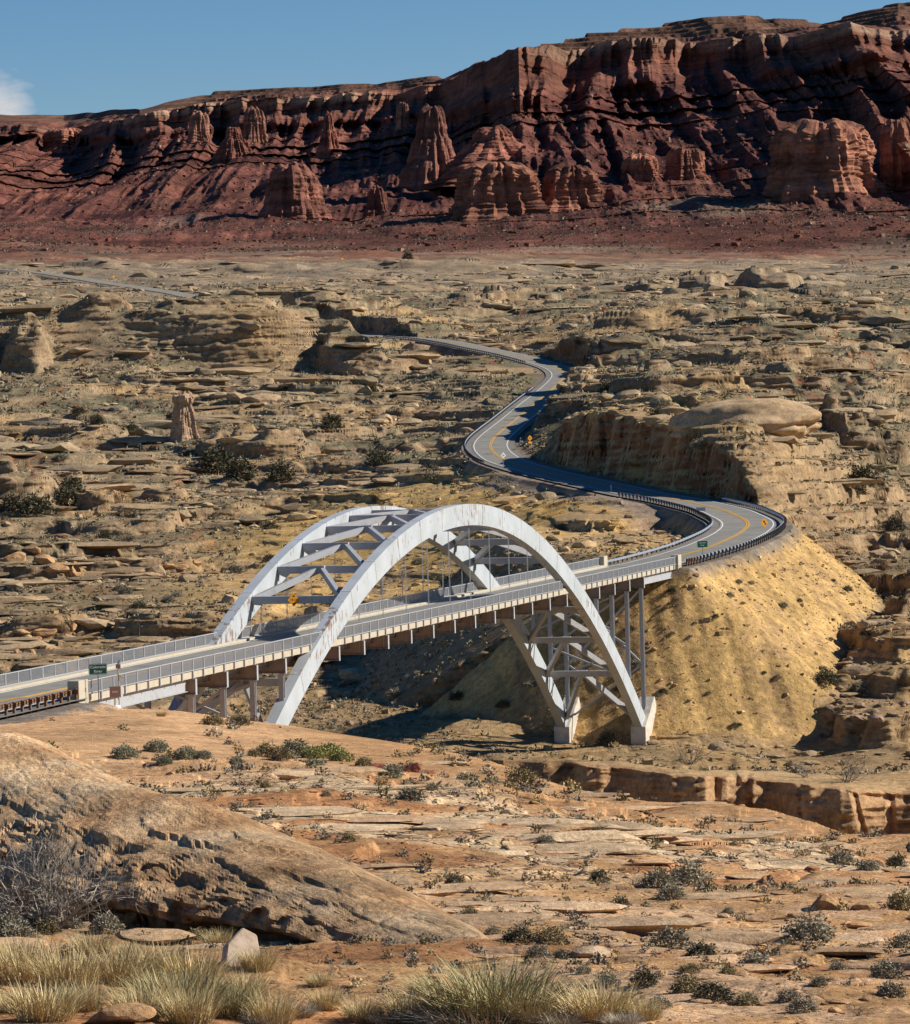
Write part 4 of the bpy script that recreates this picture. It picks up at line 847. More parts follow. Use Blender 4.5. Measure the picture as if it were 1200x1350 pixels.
# sign seen from behind on the left verge
r6, hz = on_right(925, 703, 590, 'road_sign', 'grey back of a rectangular sign behind the inner guardrail of the first bend', math.radians(-12))
zt, zb = hz(668.5), hz(676); pole(zt, r6); plate(1.5, zt - zb, (zt + zb) / 2, M['signback'], r6); plate(1.25, (zt - zb) * .62, (zt + zb) / 2, M['steel_grey'], r6, 'back_brace', y=-.075, round_=.02)
r7, hz = on_right(664, 619, 752, 'warning_sign', 'pale bare-metal back of a diamond sign at the roadside of the second bend', math.radians(30))
zt, zb = hz(596), hz(604.5); pole(zt - .2, r7); plate(1.3, 0, (zt + zb) / 2, M['white'], r7, diamond=True); shape([(-.38, 0), (-.1, .1), (0, .3), (.12, .08), (.4, .02), (.12, -.16), (-.2, -.18)], (zt + zb) / 2, M['steel_grey'], r7, 'bracket'); plate(.4, .4, hz(607), M['brown'], r7, 'plaque')
r8, hz = on_right(699, 596, 838, 'warning_sign', 'amber curve warning diamond with speed plaque, against the shaded rock at the second bend', math.radians(38))
zt, zb = hz(573.5), hz(581.5); pole(zt - .3, r8); plate(1.36, 0, (zt + zb) / 2, M['orange'], r8, diamond=True); shape([(-.3, .12), (.3, .12), (.3, -.06), (.12, -.12), (-.3, -.1)], (zt + zb) / 2, M['black'], r8, 'arrow')
plate(.95, 1.2, hz(585.6), M['orange'], r8, 'plaque', round_=.04); text('25', .55, r8, (0, -.07, hz(585.6)), M['black'])
for px, py, D, lab in ((150, 375, 2215, 'tiny amber warning sign at the far left road among the rocks'), (382.5, 347.5, 2600, 'tiny amber sign left of a pair below the red mesa apron'), (451.5, 344.5, 2640, 'tiny amber sign nearer the lone dark bush below the red mesa apron')):
    q_ = at(px, py, D); rr = empty('warning_sign', (q_.x, q_.y, gz(q_.x, q_.y)), math.radians(35)); tag(rr, lab, 'road sign')
    pole(2.6, rr, .06); plate(1.7, 0, 2.9, M['orange'], rr, diamond=True)
for px, py, D, h_, m_, lab in ((806, 651, 655, 1.3, M['white'], 'white delineator post on the gravel turnout'), (842, 656, 632, .9, M['brown'], 'short rusty marker where the inner guardrail starts'), (638, 612, 770, .9, M['red'], 'low red reflector marker at the end of the second bend guardrail')):
    q_ = at(px, py, D); rr = empty('marker_post', (q_.x, q_.y, gz(q_.x, q_.y))); tag(rr, lab, 'marker post')
    mb = MB(); mb.box(-.09, .09, -.03, .03, -.3, h_); mb.build('post', m_, rr, bevel=.01); mb = MB(); mb.box(-.07, .07, -.045, -.032, h_ - .28, h_ - .08); mb.build('reflector', M['red'] if m_ is not M['white'] else M['signback'], rr)
# clearance sign hanging on the portal strut
us_ = -5 * P - .58; c_ = bw(us_, 5.0, zu(-5 * P) - .75)
c_ = bw(us_, 4.9, zu(-5 * P) - .72); r9 = empty('clearance_sign', c_, math.radians(24)); tag(r9, 'amber height limit diamond fixed to the first cross strut of the arch', 'road sign')
plate(1.24, 0, 0, M['orange'], r9, diamond=True, y=-.05); text('14-11', .30, r9, (0, -.068, 0), M['black'], sx=1.05)
shape([(-.13, .28), (.13, .28), (0, .46)], 0, M['black'], r9, 'arrow'); shape([(-.13, -.28), (0, -.46), (.13, -.28)], 0, M['black'], r9, 'arrow')

# ------------------------------------------------------------------ rock bodies
def lathe_rock(name, c, h, wx, wy, prof, label, cat, m, colr, seed, nh=84, na=84, flute=.13, bedh=.10, group=None):
    """free-standing rock: outline radius by height, fluted round the side and stepped by its beds"""
    a = np.linspace(0, 2 * np.pi, na, endpoint=False)[None]; t = np.linspace(prof[0][0], 1, nh)[:, None]
    r = np.interp(t, *zip(*prof)); ca, sa = np.cos(a), np.sin(a)
    n = fbm(ca * 1.3 + seed * 3.1, sa * 1.3 + t * .7, 3, seed) * .30 + flute * ridg(ca * 3 + seed, sa * 3 + t * .4, 2, seed + 2)
    bed_ = pn2(t * h / (h * bedh) + 0 * a, 0 * a + seed + .3 * pn2(ca * 2, sa * 2, seed), seed + 5) * .07 + .05 * pn2(t * 23 + ca, sa * 2, seed + 7)
    R = r * (1 + n + bed_)
    top = 1 + .10 * fbm(ca * R * 2 + seed, sa * R * 2, 2, seed + 9)
    v = np.stack([R * ca * wx / 2, R * sa * wy / 2, np.where(t > 0, t * top, t) * h + 0 * a], -1)
    v = np.concatenate([v.reshape(-1, 3), [[0, 0, float(v[-1, :, 2].mean() + .0 * h)]]])
    g = np.arange(nh * na).reshape(nh, na); g2 = np.roll(g, -1, axis=1)
    q_ = np.stack([g[:-1], g2[:-1], g2[1:], g[1:]], -1).reshape(-1, 4); tr = np.stack([g[-1], g2[-1], np.full(na, nh * na)], -1)
    cc = np.array(colr, np.float32)[None] * (1 + .18 * fbm(v[:, 0:1] / wx * 4, v[:, 2:3] / h * 9, 3, seed + 11))
    o = link_mesh(name, np_mesh(name, v, q_, tr, cols=np.clip(cc, .02, .9)), m); o.location = c
    return tag(o, label, cat, group)
BUT = [(-.7, 1.9), (-.3, 1.5), (0, 1.2), (.14, 1.08), (.22, 1.0), (.55, .88), (.8, .76), (.93, .58), (1, .30)]
SPI = [(-.7, 2.0), (-.3, 1.6), (0, 1.35), (.22, 1.12), (.28, 1.0), (.55, .76), (.60, .60), (.82, .52), (.93, .42), (1, .22)]
WAL = [(-.7, 1.6), (-.3, 1.35), (0, 1.15), (.12, 1.05), (.2, 1.0), (.7, .95), (.86, .86), (.95, .68), (1, .42)]
for px, yb, yt, wpx, pr, lab, cl in (
    (384, 286, 217, 66, BUT, 'stout red butte standing alone on the apron, left of centre', (.24, .10, .068)),
    (572, 243, 141, 58, SPI, 'tall tapering red spire in front of the mesa, near the middle', (.22, .095, .066)),
    (434, 205, 150, 22, SPI, 'slim red rock spire on the slope, left of the tall tapering spire', (.24, .09, .058)),
    (532, 170, 136, 15, WAL, 'small pale capped pinnacle below the rim, behind the tall spire', (.27, .13, .085)),
    (497, 283, 246, 26, BUT, 'small dark red knob low on the apron, right of the stout butte', (.20, .08, .055)),
    (655, 280, 215, 98, WAL, 'broad salmon-red sandstone block at the foot of the mesa, centre', (.29, .125, .075)),
    (752, 268, 219, 66, WAL, 'lower brown sandstone block beside the broad salmon one', (.30, .13, .08)),
    (1083, 247, 162, 118, WAL, 'largest salmon-red sandstone wall at the mesa foot, right side', (.29, .125, .075)),
    (1184, 246, 160, 44, WAL, 'rounded salmon sandstone tower at the right edge of the mesa foot', (.27, .115, .07)),
    (652, 216, 168, 80, SPI, 'ragged dark red pyramid above the broad salmon block', (.22, .085, .055)),
    (308, 207, 168, 36, SPI, 'twin-topped red knob under the left rim of the mesa', (.22, .085, .055)),
    (262, 185, 148, 24, WAL, 'left of two pale pillars projecting from the left rim', (.27, .13, .085)),
    (336, 186, 143, 26, WAL, 'right of two pale pillars projecting from the left rim', (.27, .13, .085)),
    (86, 198, 170, 52, WAL, 'low red castle-like outcrop far left on the mesa slope', (.28, .12, .075)),
    (905, 232, 196, 46, WAL, 'small rounded sandstone bulge halfway up the right slope', (.27, .11, .066)),
    (845, 238, 204, 40, WAL, 'rounded sandstone bulge left of the small one halfway up', (.27, .11, .066)),
    ):
    p_ = mesa_at(px, yb); d_ = p_.y; w_ = wpx / F * d_; h_ = (yb - yt) / F * d_; c_ = at(px, yb, d_ + .1 * w_)
    lathe_rock('butte', c_, h_, w_, w_ * 1.15, pr, lab, 'butte', M['mesa'], cl, int(px) % 97 + 1)
p_ = hit(243, 580, 700); d_ = p_.y
lathe_rock('hoodoo', p_ + Vector((0, 1, -.3)), 62 / F * d_, 31 / F * d_, 30 / F * d_, [(-.12, 1.35), (0, 1.25), (.12, 1.12), (.3, .98), (.6, .86), (.74, .74), (.80, .70), (.83, .90), (.9, .92), (.97, .80), (1, .5)],
           'lone mushroom-capped sandstone pillar standing among scrub left of the bridge arches', 'rock pillar', M['rock'], (.42, .27, .165), 5, flute=.06, bedh=.16)

# foreground whaleback: a swept body of slickrock with an undercut side towards the camera
ST = [(-190, 948, 1200, 62, 4.6, 8), (-80, 955, 1200, 59, 4.6, 8), (20, 968, 1200, 56.5, 4.4, 8), (130, 1022, 1205, 54, 4.0, 7.5), (250, 1062, 1222, 51.6, 3.5, 7), (400, 1122, 1248, 49.2, 2.8, 6), (520, 1178, 1266, 47.4, 2.2, 4.5), (596, 1214, 1280, 46.2, 1.6, 3), (638, 1236, 1284, 45.4, 1.1, 1.6), (660, 1264, 1286, 45.0, .5, .8)]
sa = []
for px, yc_, yb_, d_, df, db in ST:
    a_ = at(px, yc_, d_); b_ = at(px, yb_, d_ - df * .8); sa.append([a_.x, a_.y, a_.z, max(a_.z - b_.z, .12), df, db])
sa = np.array(sa); NS = 420; qs = np.linspace(0, len(sa) - 1, NS); ext = np.vstack([2 * sa[0] - sa[1], sa, 2 * sa[-1] - sa[-2]])
ii = np.minimum(qs.astype(int), len(sa) - 2); tt = (qs - ii)[:, None]; A0, A1, A2, A3 = ext[ii], ext[ii + 1], ext[ii + 2], ext[ii + 3]
S_ = .5 * (2 * A1 + (A2 - A0) * tt + (2 * A0 - 5 * A1 + 4 * A2 - A3) * tt ** 2 + (3 * A1 - A0 - 3 * A2 + A3) * tt ** 3)
PRF = np.array([(-1, -1.55, 1), (-.62, -.75, 1), (-.3, -.24, 1), (-.1, -.04, 1), (0, 0, 0), (.22, -.04, 0), (.48, -.15, 0), (.74, -.33, 0), (.92, -.50, 0), (1.0, -.62, 0), (.98, -.70, 0), (.86, -.76, 0), (.76, -.84, 0), (.76, -.95, 0), (.88, -1.05, 0), (1.2, -1.35, 0)])
NP_ = 150; pl = np.r_[0, np.cumsum(np.hypot(np.diff(PRF[:, 0]) * np.where(PRF[1:, 2] > 0, 2.4, 1), np.diff(PRF[:, 1])))]; pq = np.linspace(0, pl[-1], NP_)
po, pz = np.interp(pq, pl, PRF[:, 0]), np.interp(pq, pl, PRF[:, 1])
fx, fy_ = -.10, -.99                                           # direction of the undercut side
Xw = S_[:, 0:1] + fx * np.where(po[None] < 0, po[None] * S_[:, 5:6], po[None] * S_[:, 4:5]); Yw = S_[:, 1:2] + fy_ * np.where(po[None] < 0, po[None] * S_[:, 5:6], po[None] * S_[:, 4:5]); Zw = S_[:, 2:3] + pz[None] * S_[:, 3:4]
frm = sstep(.42, .9, po)[None] * sstep(0, .5, S_[:, 3:4])
big = pn3(Xw * .55, Yw * .55, Zw * .9, 600); mid = pn3(Xw * 1.7, Yw * 1.7, Zw * 3.2, 603); fin = pn3(Xw * 5, Yw * 5, Zw * 9, 606); pit = np.clip(pn3(Xw * 3.6, Yw * 3.6, Zw * 4.6, 609) - .05, 0, 1)
amp = np.clip(S_[:, 3:4] / 1.2, .1, 1)
off = amp * (.30 * big + frm * (.18 * mid + .12 * fin - .42 * pit) + (1 - frm) * (.035 * mid + .012 * fin))
bedw = pn3(Xw * .3, Yw * .3, (Zw + .18 * Xw) * 9, 612) * .05 * frm
Xw = Xw + fx * off * .8; Yw = Yw + fy_ * (off + bedw) * .9; Zw = Zw + (1 - frm) * amp * (.14 * big + .03 * mid + .012 * fin) + frm * amp * .05 * mid
edge = 0
for e0, hh_ in ((.18, .05), (.40, .09), (.60, .10), (.80, .12)):
    e_ = po[None] - e0 - .16 * pn3(Xw * .6 + e0 * 9, Yw * .6, Zw * 0, 630) - .05 * pn3(Xw * 2.5, Yw * 2.5, Zw * 0 + e0, 631)
    edge = edge + hh_ * sstep(-.012, .012, e_) * np.clip(.4 + 1.5 * pn3(Xw * .5 + e0 * 5, Yw * .5, Zw * 0, 632), 0, 1)
Zw = Zw - edge * amp * .75 * (po[None] > 0)
vn = pn3(Xw * .8, Yw * .8, Zw * 1.6, 620); vn2 = pn3(Xw * 3, Yw * 3, Zw * 5, 623)
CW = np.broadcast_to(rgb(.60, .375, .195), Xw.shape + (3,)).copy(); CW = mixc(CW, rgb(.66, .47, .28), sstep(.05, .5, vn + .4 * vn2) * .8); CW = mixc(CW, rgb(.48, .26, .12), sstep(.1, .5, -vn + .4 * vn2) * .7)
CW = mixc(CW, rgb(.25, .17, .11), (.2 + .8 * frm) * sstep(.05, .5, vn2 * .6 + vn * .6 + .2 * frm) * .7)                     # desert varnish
CW = CW * (1 + .30 * pn3(Xw * .25, Yw * .25, (Zw + .12 * Xw + .03 * Yw) * 11, 641) + .16 * pn3(Xw * .5, Yw * .5, (Zw + .12 * Xw + .03 * Yw) * 34, 642))[..., None]      # thin cross beds
g = np.arange(NS * NP_).reshape(NS, NP_); q_ = np.stack([g[:-1, :-1], g[1:, :-1], g[1:, 1:], g[:-1, 1:]], -1).reshape(-1, 4)
wbo = link_mesh('whaleback_rock', np_mesh('whaleback_rock', np.stack([Xw, Yw, Zw], -1).reshape(-1, 3), q_, cols=CW.reshape(-1, 3)), M['ground']); a_ = wbo.data.attributes.new('crk', 'FLOAT', 'POINT'); a_.data.foreach_set('value', np.full(NS * NP_, .10, np.float32)); tag(wbo, 'huge tan slickrock whaleback with an undercut dark side filling the left foreground', 'rock outcrop')

def boulder_mesh(seed, flat=.7, cuts=9, sub=3, colr=(.43, .30, .19), smooth=False):
    bm = bmesh.new(); bmesh.ops.create_icosphere(bm, subdivisions=sub, radius=1); v = np.array([x.co[:] for x in bm.verts]); fc = [[x.index for x in f.verts] for f in bm.faces]; bm.free()
    r_ = np.random.default_rng(seed)
    for _ in range(cuts):
        n = r_.normal(size=3); n /= np.linalg.norm(n); d = r_.uniform(.5, .85); e = v @ n - d; v = v - np.where(e > 0, e, 0)[:, None] * n
    v = v + .07 * np.stack([pn3(v[:, 0] * 2 + seed, v[:, 1] * 2, v[:, 2] * 2, k) for k in (1, 2, 3)], -1) + .03 * v * pn3(v[:, 0] * 6 + seed, v[:, 1] * 6, v[:, 2] * 6, 4)[:, None]
    v[:, 2] *= flat; v[:, 2] += flat * .55
    cc = np.array(colr, np.float32)[None] * (1 + .25 * pn3(v[:, 0] * 1.5, v[:, 1] * 1.5, v[:, 2] * 3, seed)[:, None])
    return np_mesh('boulder', v, None, fc, cols=np.clip(cc, .02, .9), smooth=smooth)
TAN, ORA, REDR, DRK = (.45, .315, .20), (.46, .27, .13), (.25, .085, .05), (.30, .20, .13)
BM = {c_: [boulder_mesh(k * 7 + j * 31, flat=.5 + .12 * (k % 4), cuts=7 + 3 * (k % 3), colr=cl) for k in range(5)] for j, (c_, cl) in enumerate(dict(t=TAN, o=ORA, r=REDR, d=DRK).items())}
def boulder(px, py, wpx, key, label, group=None, sx=1, sy=1, sz=1, dmin=0, rz=None):
    p_ = hit(px, py, dmin); w_ = wpx / F * p_.y / 2
    o = link_mesh('boulder', random.choice(BM[key]), M['rock']); o.location = p_ + Vector((0, w_ * .35, -w_ * .12)); o.scale = (w_ * sx * 1.1, w_ * sy * 1.1, w_ * sz * 1.05)
    o.rotation_euler = (random.uniform(-.12, .12), random.uniform(-.12, .12), random.uniform(0, 6.28) if rz is None else rz); return tag(o, label, 'boulder', group)
# the long smooth rock lens on the cut
p_ = hit(985, 556, 600); w_ = 205 / F * p_.y
def dome_mesh(seed, colr):
    bm = bmesh.new(); bmesh.ops.create_icosphere(bm, subdivisions=5, radius=1); v = np.array([x.co[:] for x in bm.verts]); fc = [[x.index for x in f.verts] for f in bm.faces]; bm.free()
    n = pn3(v[:, 0] * 1.6 + seed, v[:, 1] * 1.6, v[:, 2] * 1.6, 1) * .16 + pn3(v[:, 0] * 5, v[:, 1] * 5, v[:, 2] * 3 + seed, 2) * .05 - .10 * np.clip(1 - np.abs(v[:, 2] + .12 + .15 * pn3(v[:, 0] * 2, v[:, 1] * 2, v[:, 2] * 0 + seed, 3)) * 9, 0, 1)
    v = v * (1 + n)[:, None]; cc = np.array(colr, np.float32)[None] * (1 + .2 * pn3(v[:, 0] * 3, v[:, 1] * 3, v[:, 2] * 6, seed)[:, None])
    return np_mesh('dome', v, None, fc, cols=np.clip(cc, .02, .9), smooth=True)
lens = link_mesh('sandstone_hump', dome_mesh(7, (.47, .315, .175)), M['rock']); lens.location = p_ + Vector((0, 6.0, -.5)); lens.scale = (w_ / 2 * .98, 9, 4.6)
lens.rotation_euler = (0, math.radians(-2), math.radians(-4)); tag(lens, 'long smooth rounded hump of pale sandstone on top of the road cut', 'rock outcrop')
p_ = hit(316, 1272); M['slab'] = mat('pale_weathered_slab', (.47, .36, .26), .95, noise=((.30, .21, .14), 5, .4, .65), bump=.02, bscale=9)
mb = MB(); mb.prism([(-.22, -.1), (.16, -.1), (.24, .12), (.17, .42), (-.02, .47), (-.2, .2)], -.07, .07); o_ = mb.build('slab', M['slab'], bevel=.015); o_.location = p_; o_.scale = (.85, .85, .8); o_.rotation_euler = (math.radians(-28), math.radians(18), math.radians(25))
tag(o_, 'pale angular slab leaning among the dry grass at the foot of the whaleback', 'rock slab')
boulder(152, 1350, 100, 'o', 'flat-topped tan rock at the bottom edge among the grass', None, 1, .7, .55, rz=.1)
boulder(438, 1228, 38, 't', 'small rounded cream rock lodged under the whaleback', None, 1, .8, .9)
boulder(705, 1008, 1, 'r', 'x') if False else None
for px, py, w_ in ((497, 1012, 22), (545, 1018, 30), (565, 1020, 20), (522, 1014, 14)):
    boulder(px, py, w_, 'r', 'dark red boulder on the red verge below the near arch foot', 'red boulders below the near arch foot', 1, .8, .7)
for px, py, w_ in ((985, 1170, 52), (1030, 1180, 40), (1075, 1165, 90), (1120, 1180, 60), (1150, 1200, 70), (1095, 1200, 80), (1050, 1210, 36), (1160, 1165, 44), (1180, 1150, 40), (1125, 1225, 50), (1085, 1240, 40), (1110, 1325, 40), (1145, 1320, 34)):
    boulder(px, py, w_, 'o', 'orange-tan broken sandstone slab in the rock pile at the right foreground', 'broken slabs at the right foreground', 1, .8, .38)
for px, py, w_ in ((905, 1262, 60), (780, 1265, 70), (850, 1290, 40), (935, 1185, 22), (672, 1185, 26), (770, 1170, 20)):
    boulder(px, py, w_, 't', 'low tan rock among the grey shrubs in the right foreground', 'low rocks among the foreground shrubs', 1, .7, .4)
for px, py, w_ in ((40, 868, 22), (58, 860, 18), (70, 862, 20), (22, 866, 18), (88, 842, 14), (98, 838, 12), (30, 838, 30), (60, 835, 34), (95, 828, 20), (12, 842, 26), (110, 860, 12), (48, 845, 16), (6, 870, 20), (75, 752, 40), (95, 758, 30), (60, 745, 30), (20, 742, 40), (45, 728, 30), (238, 750, 22), (258, 745, 16), (222, 748, 18), (300, 755, 24)):
    boulder(px, py, w_, 'o', 'orange sandstone boulder on the rubble slope behind the near bridge railing', 'boulders behind the near bridge railing', 1, .8, .85, dmin=470)
for px, py, w_ in ((1098, 918, 14), (1110, 925, 18), (1122, 930, 16), (1095, 935, 14), (1135, 932, 20), (1118, 942, 20), (1150, 940, 22), (1165, 932, 18), (1130, 950, 24), (1155, 952, 24), (1178, 945, 20), (1100, 950, 16), (1145, 915, 14), (1170, 918, 18), (1190, 930, 20), (1190, 955, 18), (1108, 908, 12), (1128, 955, 16)):
    boulder(px, py, w_, 'd', 'brown rounded boulder in the pile at the right foot of the yellow embankment', 'boulder pile right of the embankment', 1, .9, .75, dmin=420)
for px, py, w_ in ((455, 905, 20), (478, 910, 22), (500, 900, 24), (520, 908, 16), (545, 905, 18), (552, 890, 16), (470, 895, 14), (530, 892, 14), (440, 952, 18), (420, 948, 20), (462, 957, 14), (400, 945, 14), (575, 900, 12)):
    boulder(px, py, w_, 'd', 'brown boulder in the shade under the bridge deck', 'boulders under the deck', 1, .9, .8, dmin=440)
for px, py, w_ in ((890, 905, 9), (870, 900, 8), (862, 858, 9), (905, 775, 8), (918, 760, 10), (1040, 880, 6), (918, 878, 6), (872, 930, 5)):
    boulder(px, py, w_, 'o', 'small tan stone resting on the yellow embankment', 'stones on the embankment', dmin=440)

# loose rubble: jittered blocks, one sheet of stuff
def rubble(name, x, y, z, size, cols, label_kind, m):
    n = len(x); base = np.array([[sx, sy, sz] for sx in (-1, 1) for sy in (-1, 1) for sz in (-1, 1)], float)
    v = base[None] * (1 + RNG.uniform(-.45, .25, (n, 8, 3))); v *= np.stack([RNG.uniform(.7, 1.3, n), RNG.uniform(.6, 1.1, n), RNG.uniform(.35, .8, n)], -1)[:, None]
    a = RNG.uniform(0, 6.28, n); ca, sa = np.cos(a)[:, None], np.sin(a)[:, None]; vx = v[..., 0] * ca - v[..., 1] * sa; vy = v[..., 0] * sa + v[..., 1] * ca
    v = np.stack([vx, vy, v[..., 2] + .25], -1) * (size / 2)[:, None, None] + np.stack([x, y, z], -1)[:, None]
    f = np.array([[0, 1, 3, 2], [4, 6, 7, 5], [0, 4, 5, 1], [2, 3, 7, 6], [0, 2, 6, 4], [1, 5, 7, 3]])
    q_ = (f[None] + (np.arange(n) * 8)[:, None, None]).reshape(-1, 4)
    return tag(link_mesh(name, np_mesh(name, v.reshape(-1, 3), q_, cols=np.repeat(cols, 8, 0)), m), label_kind[0], label_kind[1], kind='stuff')
def scatter(n, d0, d1, tmax=.14):
    t = RNG.uniform(-tmax, tmax, n); y = np.exp(RNG.uniform(math.log(d0), math.log(d1), n)); x = t * y; return x, y, gz_many(x, y)
def lookup(a, x, y):
    c = np.clip(np.interp(x / y, TC, np.arange(NC)).round().astype(int), 0, NC - 1); j = np.array([np.searchsorted(Dv[k], yy) for k, yy in zip(c, y)]); return a[c, np.clip(j, 0, NR - 1)]
def blocked(x, y):
    sd_ = lookup(np.abs(att['sd']), x, y); u_ = (x - OX) * sph + (y - OY) * cph; v_ = -(x - OX) * cph + (y - OY) * sph
    return (sd_ < 6.9) | ((lookup(att['flat'], x, y) > .45) & (RNG.random(len(x)) < .8))
x, y, z = scatter(15000, 430, 1700); k = ~blocked(x, y); x, y, z = x[k], y[k], z[k]
Ccol = lookup(C, x, y); sz_ = (.2 + RNG.pareto(2.6, len(x)) * .38).clip(.2, 2.6) * np.clip(y / 750, .6, 1.7); fl_ = lookup(att['fl'], x, y); sz_ = np.where(fl_ > 1, sz_ * .45, sz_)
def chunks(name, x, y, z, size, cols, lab, m, flat=(.3, .75), wide=(.8, 1.7)):
    base = []
    for sd_ in range(6):
        bm = bmesh.new(); bmesh.ops.create_icosphere(bm, subdivisions=2, radius=1); v = np.array([q_.co[:] for q_ in bm.verts]); fc = np.array([[q_.index for q_ in f.verts] for f in bm.faces]); bm.free(); r_ = np.random.default_rng(500 + sd_)
        for _ in range(10):
            nn = r_.normal(size=3); nn /= np.linalg.norm(nn); d = r_.uniform(.45, .8); e = v @ nn - d; v = v - np.where(e > 0, e, 0)[:, None] * nn
        base.append(v * (1 + r_.uniform(-.05, .05, (len(v), 1))))
    base = np.stack(base); n = len(x); v = base[RNG.integers(0, 6, n)]; k = v.shape[1]
    a = RNG.uniform(0, 6.28, n); ca, sa = np.cos(a)[:, None], np.sin(a)[:, None]; v = np.stack([v[..., 0] * ca - v[..., 1] * sa, v[..., 0] * sa + v[..., 1] * ca, v[..., 2]], -1)
    v = v * np.stack([RNG.uniform(*wide, n), RNG.uniform(.7, 1.1, n), RNG.uniform(*flat, n)], -1)[:, None]; v[..., 2] += .2 * RNG.uniform(.5, 1, (n, 1))
    v = v * (size / 2)[:, None, None] + np.stack([x, y, z], -1)[:, None]
    return tag(link_mesh(name, np_mesh(name, v.reshape(-1, 3), None, (fc[None] + (np.arange(n) * k)[:, None, None]).reshape(-1, 3), cols=np.repeat(cols, k, 0)), m), lab[0], lab[1], kind='stuff')
sz_ = np.minimum(sz_, 1.1)
rubble('rubble', x, y, z, sz_, np.clip(Ccol * RNG.uniform(.7, 1.35, (len(x), 1)), .03, .8), ('loose sandstone rubble strewn over the far slopes', 'rubble'), M['rock'])
x, y, z = scatter(26000, 440, 2300); sdv = lookup(np.abs(att['sd']), x, y); k = (sdv > 9) & (RNG.random(len(x)) < np.clip(.25 + 1.5 * pn2(x * .018, y * .012, 410) + .5 * pn2(x * .07, y * .05, 411), .02, 1)) & (lookup(att['fl'], x, y) < .5); x, y, z = x[k], y[k], z[k]
Ccol = lookup(C, x, y); sz_ = (.7 + RNG.pareto(2.4, len(x)) * .9).clip(.6, 6) * np.clip(y / 800, .6, 1.8)
chunks('ledge_rubble', x, y, z, sz_, np.clip(lerp(Ccol, np.array([.46, .335, .205]), .5) * RNG.uniform(.75, 1.2, (len(x), 1)), .03, .8), ('broken sandstone blocks and slabs littering the ledges beyond the river', 'rubble'), M['rock'])
x, y, z = scatter(9000, 440, 2500); sdv = lookup(np.abs(att['sd']), x, y); sz_ = (2.6 + RNG.pareto(2.6, len(x)) * 3.6).clip(2.4, 12) * np.clip(y / 900, .6, 1.5)
k = (sdv > 8 + sz_ * .8) & (RNG.random(len(x)) < np.clip(.22 + 1.2 * pn2(x * .012, y * .009, 430) + .6 * pn2(x * .05, y * .035, 431), .02, 1)) & (lookup(att['fl'], x, y) < .02) & ~((y < 540) & (np.abs(x) < 45)) & (lookup(att['flat'], x, y) < .3); x, y, z, sz_ = x[k], y[k], z[k], sz_[k]; Ccol = lookup(C, x, y)
chunks('ledge_slabs', x, y, z - .055 * sz_, sz_, np.clip(lerp(Ccol, np.array([.40, .28, .165]), .6) * RNG.uniform(.65, 1.35, (len(x), 1)), .03, .8), ('broad flat sandstone shelves stepping up the slopes beyond the river', 'ledges'), M['rock'], flat=(.14, .36), wide=(1.0, 2.3))
x, y, z = scatter(4200, 40, 235); k = (RNG.random(len(x)) < np.clip(.4 + 1.3 * pn2(x * .06, y * .035, 420), .03, 1)); x, y, z = x[k], y[k], z[k]; Ccol = lookup(C, x, y)
chunks('slabs', x, y, z - .0006 * y, ((.004 + RNG.pareto(2.2, len(x)) * .0045).clip(0, .022) * np.minimum(y, 130)), np.clip(lerp(Ccol, np.array([.54, .385, .235]), .55) * RNG.uniform(.8, 1.15, (len(x), 1)), .03, .8), ('thin broken sandstone plates lying on the near slickrock', 'slabs'), M['rock'], flat=(.08, .22), wide=(1.0, 2.4))
t_ = RNG.uniform(.02, .125, 9000); y = RNG.uniform(430, 560, 9000); x = t_ * y; k = (lookup(att['fl'], x, y) > .8) & ~blocked(x, y); x, y = x[k], y[k]; z = gz_many(x, y)
rubble('gravel', x, y, z, 0.08 + RNG.pareto(2.6, len(x)).clip(0, 6) * .11, np.clip(np.array([[.46, .31, .15]]) * RNG.choice([.7, .95, 1.15, 1.4], (len(x), 1)), .03, .8), ('stones and gravel littering the yellow embankment', 'gravel'), M['rock'])
x, y, z = scatter(9000, 24, 300); k = ~blocked(x, y); x, y, z = x[k], y[k], z[k]; Ccol = lookup(C, x, y)
sz_ = (.0007 + RNG.pareto(2.2, len(x)) * .0006).clip(0, .0042) * np.minimum(y, 150) * np.where(y > 180, .6, 1)
chunks('stones', x, y, z, sz_, np.clip(Ccol * RNG.uniform(.65, 1.35, (len(x), 1)), .03, .8), ('small loose stones scattered over the near slickrock and red soil', 'stones'), M['rock'])
c_ = RNG.integers(60, NCM - 60, 9000); j_ = RNG.integers(12, int(np.searchsorted(rows, 4.0)), 9000); pm_ = Vm[c_, j_]
cb = np.where(RNG.random((9000, 1)) < .12, np.array([[.30, .19, .12]]), CM[c_, j_] * 1.25)
rubble('mesa_rubble', pm_[:, 0], pm_[:, 1], pm_[:, 2], 1.3 + RNG.pareto(2.6, 9000).clip(0, 3.5) * 1.5, cb, ('blocks of fallen rock dotted over the mesa slopes', 'rubble'), M['rock'])

